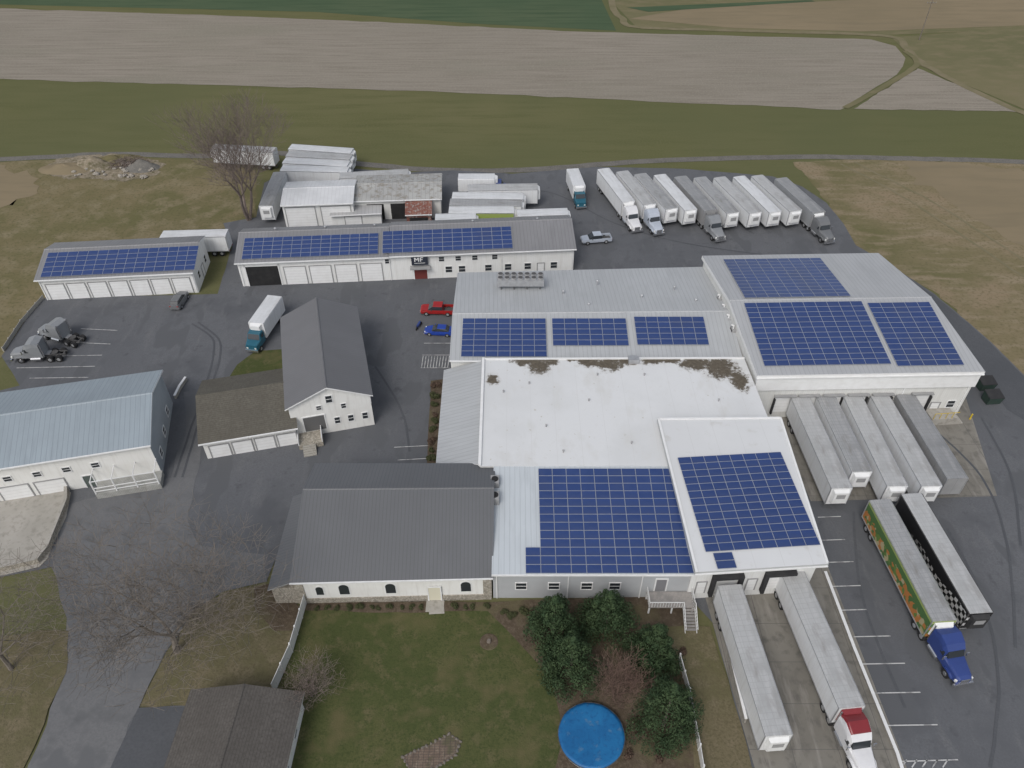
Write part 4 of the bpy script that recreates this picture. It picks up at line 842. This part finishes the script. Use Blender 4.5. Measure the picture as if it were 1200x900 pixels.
rwall('dock_wall','long low kerb wall along the right side of the lower dock',[(966,672),(1000,762),(1050,885),(1062,925)],.4,.25,concl)
rwall('yard_wall','stone retaining wall curving around the concrete lot',[(-30,684),(0,670),(46,660),(58,645),(80,590),(80,572)],.9,.3,stone)
rwall('yard_wall','short pale wall stub near the end of the long barn',[(206,468),(212,456),(219,446)],.7,.25,concl)
fence('post_fence','low rail fence on the left edge of the left parking lot','fence',[(5,412),(26,380),(52,350)],.8,M('weathered_rail',(.35,.34,.31),rough=.9))
# ---------------------------------------------------------------- vegetation
def leafball(mb,c,rx,ry,rz,n,s,rnd):
    for _ in range(n):
        while True:
            v=Vector((rnd.uniform(-1,1),rnd.uniform(-1,1),rnd.uniform(-1,1)))
            if .15<v.length<1: break
        v=v.normalized()*(v.length**.4)
        p=Vector((c[0]+v.x*rx,c[1]+v.y*ry,c[2]+v.z*rz))
        nrm=(v+Vector((rnd.uniform(-.8,.8),rnd.uniform(-.8,.8),rnd.uniform(-.6,.9)))).normalized()
        a=nrm.orthogonal().normalized(); b_=nrm.cross(a); th=rnd.uniform(0,6.28); a,b_=a*math.cos(th)+b_*math.sin(th),b_*math.cos(th)-a*math.sin(th)
        k=s*rnd.uniform(.5,1.2); mb.poly([p-a*k,p-b_*k*.5,p+a*k,p+b_*k*.5])
def evergreen(px,h,w,label,seed,mat=lf_con,n=13000):
    rnd=random.Random(seed); t=thing('evergreen_tree',label,'tree',P(*px),0,'evergreens in the mulch bed')
    m=MB(); m.tube((0,0,0),(0,0,h*.75),.2,.06,8); m.build('trunk',bark,t)
    m=MB(); lev=10
    for k in range(lev):
        f=k/(lev-1); z=h*(.1+.82*f); r=w/2*(1-f)**.62*(1.0 if f>.08 else .9)
        nb=max(3,int(11*(1-f)+2))
        for j in range(nb):
            a=rnd.uniform(0,6.28); rr=r*rnd.uniform(.55,.98); br=max(.32,r*.3)*rnd.uniform(.7,1.25)
            leafball(m,(math.cos(a)*rr,math.sin(a)*rr,z+rnd.uniform(-.3,.3)),br,br,br*.75,int(n/85),.125,rnd)
        leafball(m,(0,0,z),max(.3,r*.7),max(.3,r*.7),h*.1,int(n/45),.15,rnd)
    m.build('crown',mat,t); return t
for i,(px,h,w,l) in enumerate([((648,746),7.6,6.8,'evergreen at the upper left of the mulch bed cluster'),((668,792),7.6,7.0,'evergreen nearest the lawn edge, left of the rusty bare shrub'),((710,737),7.2,6.8,'evergreen nearest the grey sided wall in the cluster'),((764,776),7.2,6.4,'evergreen at the upper right of the mulch bed cluster'),((777,851),8.6,7.6,'largest evergreen, lowest on the right beside the white fence')]): evergreen(px,h,w,l,i+3)
def bare(px,h,spread,label,seed,mat=bark,levels=6,kids=3,r0=.3,tw=.016,multi=1,cat='tree',group=None,ln=.27,up=.12,trunk=1.0):
    rnd=random.Random(seed); t=thing('bare_tree' if cat=='tree' else 'bare_shrub',label,cat,P(*px),0,group)
    tm=MB(); cm=MB()
    def grow(p,d,L,r,lv):
        segs=3 if lv<3 else 2; q=p; LL=L*(trunk if lv==0 else 1)
        for s in range(segs):
            d=(d+Vector((rnd.uniform(-1,1),rnd.uniform(-1,1),rnd.uniform(-.4,.6)))*.16).normalized()
            q2=q+d*(LL/segs); r2=max(tw,r*(1-.22/segs*1.5))
            (tm if lv==0 else cm).tube(q,q2,r,r2,6 if lv<2 else 3,0,False); q=q2; r=r2
            if lv>0 and lv<levels and s<segs-1 and rnd.random()<.8:
                side=Vector((rnd.uniform(-1,1),rnd.uniform(-1,1),rnd.uniform(-.2,.6))).normalized()
                grow(q,(d*.5+side*.8).normalized(),L*rnd.uniform(.5,.7),max(tw,r*.5),lv+1)
        if lv<levels:
            n=kids+(1 if lv==0 else 0)
            a0=rnd.uniform(0,6.28)
            for k in range(n):
                a=a0+6.28*k/n+rnd.uniform(-.4,.4); side=Vector((math.cos(a),math.sin(a),0))
                nd=(d*(1-spread*.5)+side*spread*rnd.uniform(.6,1.1)+Vector((0,0,up))).normalized()
                grow(q,nd,L*rnd.uniform(.68,.88),max(tw,r*.6),lv+1)
    for k in range(multi):
        a=6.28*k/max(1,multi); d=Vector((math.cos(a)*.35*(multi>1),math.sin(a)*.35*(multi>1),1)).normalized()
        grow(Vector((math.cos(a)*.15*(multi>1),math.sin(a)*.15*(multi>1),0)),d,h*ln,r0,0)
    tm.build('trunk',mat,t); cm.build('crown',mat,t); return t
bare((292,258),24,.55,'big bare reddish brown tree left of the tall white shed',11,bark_r,5,3,.34,.018,3,up=.2)
bare((208,764),29,.72,'large bare tree spreading over the worn driveway',5,bark,6,3,.4,.015,1,ln=.22,up=.03,trunk=.45)
bare((14,785),20,.8,'bare tree at the left edge below the stone wall',8,bark,5,3,.26,.015,1,ln=.24,up=.05,trunk=.6)
bare((368,815),6.0,.8,'bare twiggy shrub on the lawn next to the white fence',21,bark_r,4,3,.06,.01,4,'shrub')
bare((722,815),6.4,.6,'rusty bare shrub in the middle of the evergreens',22,M('rusty_twigs',(.15,.1,.08),rough=1),4,3,.07,.012,5,'shrub')
def shrub(px,r,label,group,mat=lf_shr,key='s'):
    k=('shrub',key)
    if k not in cache:
        rnd=random.Random(5); t=thing('round_bush',None,None); m=MB()
        for j in range(7): a=rnd.uniform(0,6.28); leafball(m,(math.cos(a)*.5,math.sin(a)*.5,.5+rnd.uniform(-.1,.25)),.5,.5,.42,130,.12,rnd)
        m.build('foliage',mat,t)
        for j in range(3): m=MB(); m.tube((0,0,0),(math.cos(j*2.1)*.3,math.sin(j*2.1)*.3,.5),.03,.015,5); m.build('stem',bark,t)
        cache[k]=t; o=t
    else: o=dup(cache[k])
    o.location=P(*px); o.location.z=.1; o.scale=(r,r,r*random.uniform(.8,1.1)); o.rotation_euler=(0,0,random.uniform(0,6)); o['label']=label; o['category']='bush'; o['group']=group; return o
for i in range(17):
    x=372+i*12.3+random.uniform(-2.5,2.5)
    if abs(x-512)<12: continue
    shrub((x,714-i*.1),.34+.22*random.random(),'small low bush in the bed along the arched window wall','bushes along the arched window wall')
for i in range(6): shrub((590+i*7+random.uniform(-3,3),716+random.uniform(-2,8)),.5,'small bush in the mulch left of the evergreens','bushes in the mulch')
for i in range(9): shrub((511-i*.6,455+i*10.5+random.uniform(-2,2)),.5+.4*random.random(),'bush in the narrow bed beside the lean-to','bushes beside the lean-to',lf_shr if i%3 else lf_red,'s' if i%3 else 'r')
for (x,y) in ((745,855),(735,885),(770,890),(798,765),(712,838),(738,805)): shrub((x,y),.6,'small rusty bush among the evergreens','rusty bushes among the evergreens',lf_red,'r')
t=thing('stump_ring','small bare mulch ring with a stump on the lawn','stump',P(573,753)); m=MB(); m.tube((0,0,.16),(0,0,.2),1.0,.9,18); m.build('mulch_ring',mulch,t); m=MB(); m.tube((0,0,.2),(0,0,.5),.25,.2,10); m.build('stump',bark,t)
p=P(693,862,.6); t=thing('covered_pool','round pool under a bright blue cover at the bottom of the mulch bed','pool',(p.x,p.y,0))
m=MB(); m.tube((0,0,0),(0,0,.75),3.12,3.12,40,0,False); m.build('pool_wall',M('pool_wall',(.3,.33,.35),[(1,.4,.6,(.25,.27,.28))],rough=.5),t,smooth=True)
cov=M('pool_cover',(.012,.11,.28),[(.5,.4,.65,(.015,.14,.33)),(2.5,.5,.7,(.01,.085,.23)),(1.2,.6,.7,(.06,.16,.3))],rough=.45,bump=.3,bscale=1.5)
m=MB(); rings=[(3.2,.62),(3.2,.78),(2.9,.8),(2.0,.74),(1.0,.7),(.02,.69)]
m.loft([[(math.cos(6.28318*k/48)*(r+.02*math.sin(k*5)),math.sin(6.28318*k/48)*(r+.02*math.sin(k*5)),z+.02*math.sin(k*3.0)*(r/3)) for k in range(48)] for r,z in rings]); m.build('cover',cov,t,smooth=True)
m=MB()
for k in range(40):
    a,b2=6.28318*k/40,6.28318*(k+1)/40; m.tube((math.cos(a)*3.24,math.sin(a)*3.24,.72),(math.cos(b2)*3.24,math.sin(b2)*3.24,.72),.05,.05,6,0,False)
m.build('rim',steel,t)
def mound(px,rx,ry,h,label,mat,seed,cat='mound'):
    t=P(*px); m=MB(); n=28; rings=10; secs=[]
    for k in range(rings+1):
        f=k/rings
        secs.append([Vector((math.cos(6.283*j/n)*rx*f,math.sin(6.283*j/n)*ry*f,0)) for j in range(n)])
    pts=[];fs=[]
    for k,s in enumerate(secs):
        f=k/rings
        for q in s:
            w=t+q; z=h*(max(0,math.cos(f*math.pi/2)))**1.2*(1+.9*noise.noise(w*.45+Vector((seed,0,0))))+.25*noise.noise(w*1.6)*(1-f); pts.append((q.x,q.y,max(-.1,z+.03)))
    for k in range(rings):
        for j in range(n): fs.append((k*n+j,(k+1)*n+j,(k+1)*n+(j+1)%n,k*n+(j+1)%n))
    m.add(pts,fs); o=m.build('earth_mound',mat,None,None,True); o.location=t; tag(o,label,cat); return o
mound((78,198),6,3,1.0,'low tan earth heap at the left of the dirt patch',tanf,1)
mound((108,194),5,3,1.7,'tallest tan earth heap in the dirt patch',dirtm,2)
mound((140,188),6,3,1.0,'grassy flat heap at the back of the dirt patch',dry,3)
mound((166,197),4,2.5,1.2,'darker heap at the right of the dirt patch',trackm,4)
rockm=M('rock',(.3,.275,.235),[(1.2,.4,.6,(.21,.19,.165)),(4,.5,.7,(.38,.35,.305))],rough=.95)
rockd=M('edging_rock',(.16,.14,.12),[(1.2,.4,.6,(.12,.105,.09)),(4,.5,.7,(.22,.2,.17))],rough=.95)
rnd=random.Random(3)
def rockmesh(s,name,mat):
    m=MB(); pts=[];fs=[]; n=9
    for k in range(5):
        f=k/4
        for j in range(n):
            a=6.283*j/n; r=math.sin(math.pi*(.12+.8*f)); q=Vector((math.cos(a)*r,math.sin(a)*r,-math.cos(math.pi*(.12+.8*f)))); q*=1+.45*noise.noise(q*1.3+Vector((s*7,0,0))); pts.append((q.x,q.y*.8,q.z*.6+.3))
    for k in range(4):
        for j in range(n): fs.append((k*n+j,k*n+(j+1)%n,(k+1)*n+(j+1)%n,(k+1)*n+j))
    fs.append(tuple(range(4*n,5*n))); m.add(pts,fs); return m.mesh(name,mat)
me=[rockmesh(s,'boulder',rockm) for s in range(3)]; me2=[rockmesh(s,'edging_stone',rockd) for s in range(3)]
for i in range(40):
    o=bpy.data.objects.new('boulder',me[i%3]); COL.objects.link(o); o.location=P(rnd.uniform(85,182),rnd.uniform(192,209)); o.location.z=.1
    k=rnd.uniform(.25,.85); o.scale=(k,k,k*.8); o.rotation_euler=(0,0,rnd.uniform(0,6)); tag(o,'pale rock dumped on the dirt patch beside the field track','rock','rocks on the dirt patch')
t=thing('brush_pile','tangled heap of cut branches behind the dumped rocks','brush pile',P(150,192)); m=MB(); rb=random.Random(9)
for i in range(420):
    a=rb.uniform(0,6.28); r=rb.random()**.6; c=Vector((math.cos(a)*r*5,math.sin(a)*r*2.2,rb.uniform(0,1.6)*(1-r)+.1)); d=Vector((rb.uniform(-1,1),rb.uniform(-1,1),rb.uniform(-.25,.35))).normalized()*rb.uniform(.5,1.5)
    m.tube(c-d,c+d,.04,.015,3,0,False)
m.build('branches',bark_r,t); m=MB(); m.tube((-3,.3,.3),(2.4,-.4,.5),.22,.15,8); m.build('log',bark,t)
bp=dens([P(*p) for p in bedpx],.4)
for i,q in enumerate(bp):
    o=bpy.data.objects.new('edging_stone',me2[i%3]); COL.objects.link(o); o.location=(q.x,q.y,.16); k=rnd.uniform(.14,.22); o.scale=(k,k*.9,k*.7); o.rotation_euler=(0,0,rnd.uniform(0,6)); tag(o,'stone edging the small brick garden bed at the bottom of the lawn','stone','stones around the garden bed')
def upole(px,h,label):
    t=thing('utility_pole',label,'utility pole',P(*px)); m=MB(); m.tube((0,0,0),(0,0,h),.17,.11,8); m.build('pole',bark,t)
    m=MB(); m.box(-1.3,1.3,-.07,.07,h-.9,h-.75); m.build('crossarm',bark,t)
    for x in (-1.2,-.4,.4,1.2): m=MB(); m.tube((x,0,h-.75),(x,0,h-.5),.07,.05,6); m.build('insulator',trimg,t)
upole((1077,47),11,'wooden utility pole standing by the far field corner')
# ---------------------------------------------------------------- light, world, camera
w=bpy.data.worlds.new('World'); scene.world=w; w.use_nodes=True; nt=w.node_tree; N=nt.nodes; L=nt.links
bg=N['Background']; sky=N.new('ShaderNodeTexSky'); sky.sky_type='NISHITA'; sky.sun_disc=False; sky.sun_elevation=R(48); SR=R(205); sky.sun_rotation=SR; sky.air_density=1; sky.dust_density=3
hs=N.new('ShaderNodeHueSaturation'); hs.inputs['Saturation'].default_value=.45; L.new(sky.outputs[0],hs.inputs['Color']); L.new(hs.outputs[0],bg.inputs['Color']); bg.inputs['Strength'].default_value=.15
sl=bpy.data.lights.new('sun','SUN'); sl.energy=1.15; sl.angle=R(25); sl.color=(1,.975,.94); so=bpy.data.objects.new('sun',sl); COL.objects.link(so)
el=R(48); dirv=Vector((math.sin(SR)*math.cos(el),math.cos(SR)*math.cos(el),math.sin(el)))
so.rotation_euler=dirv.to_track_quat('Z','Y').to_euler()
cam=bpy.data.cameras.new('camera'); co=bpy.data.objects.new('camera',cam); COL.objects.link(co); co.location=CAM; co.rotation_euler=(R(48),0,0)
cam.sensor_width=36; cam.lens=27; cam.clip_end=6000; scene.camera=co
scene.view_settings.view_transform='Standard'; scene.view_settings.look='None'; scene.view_settings.exposure=0
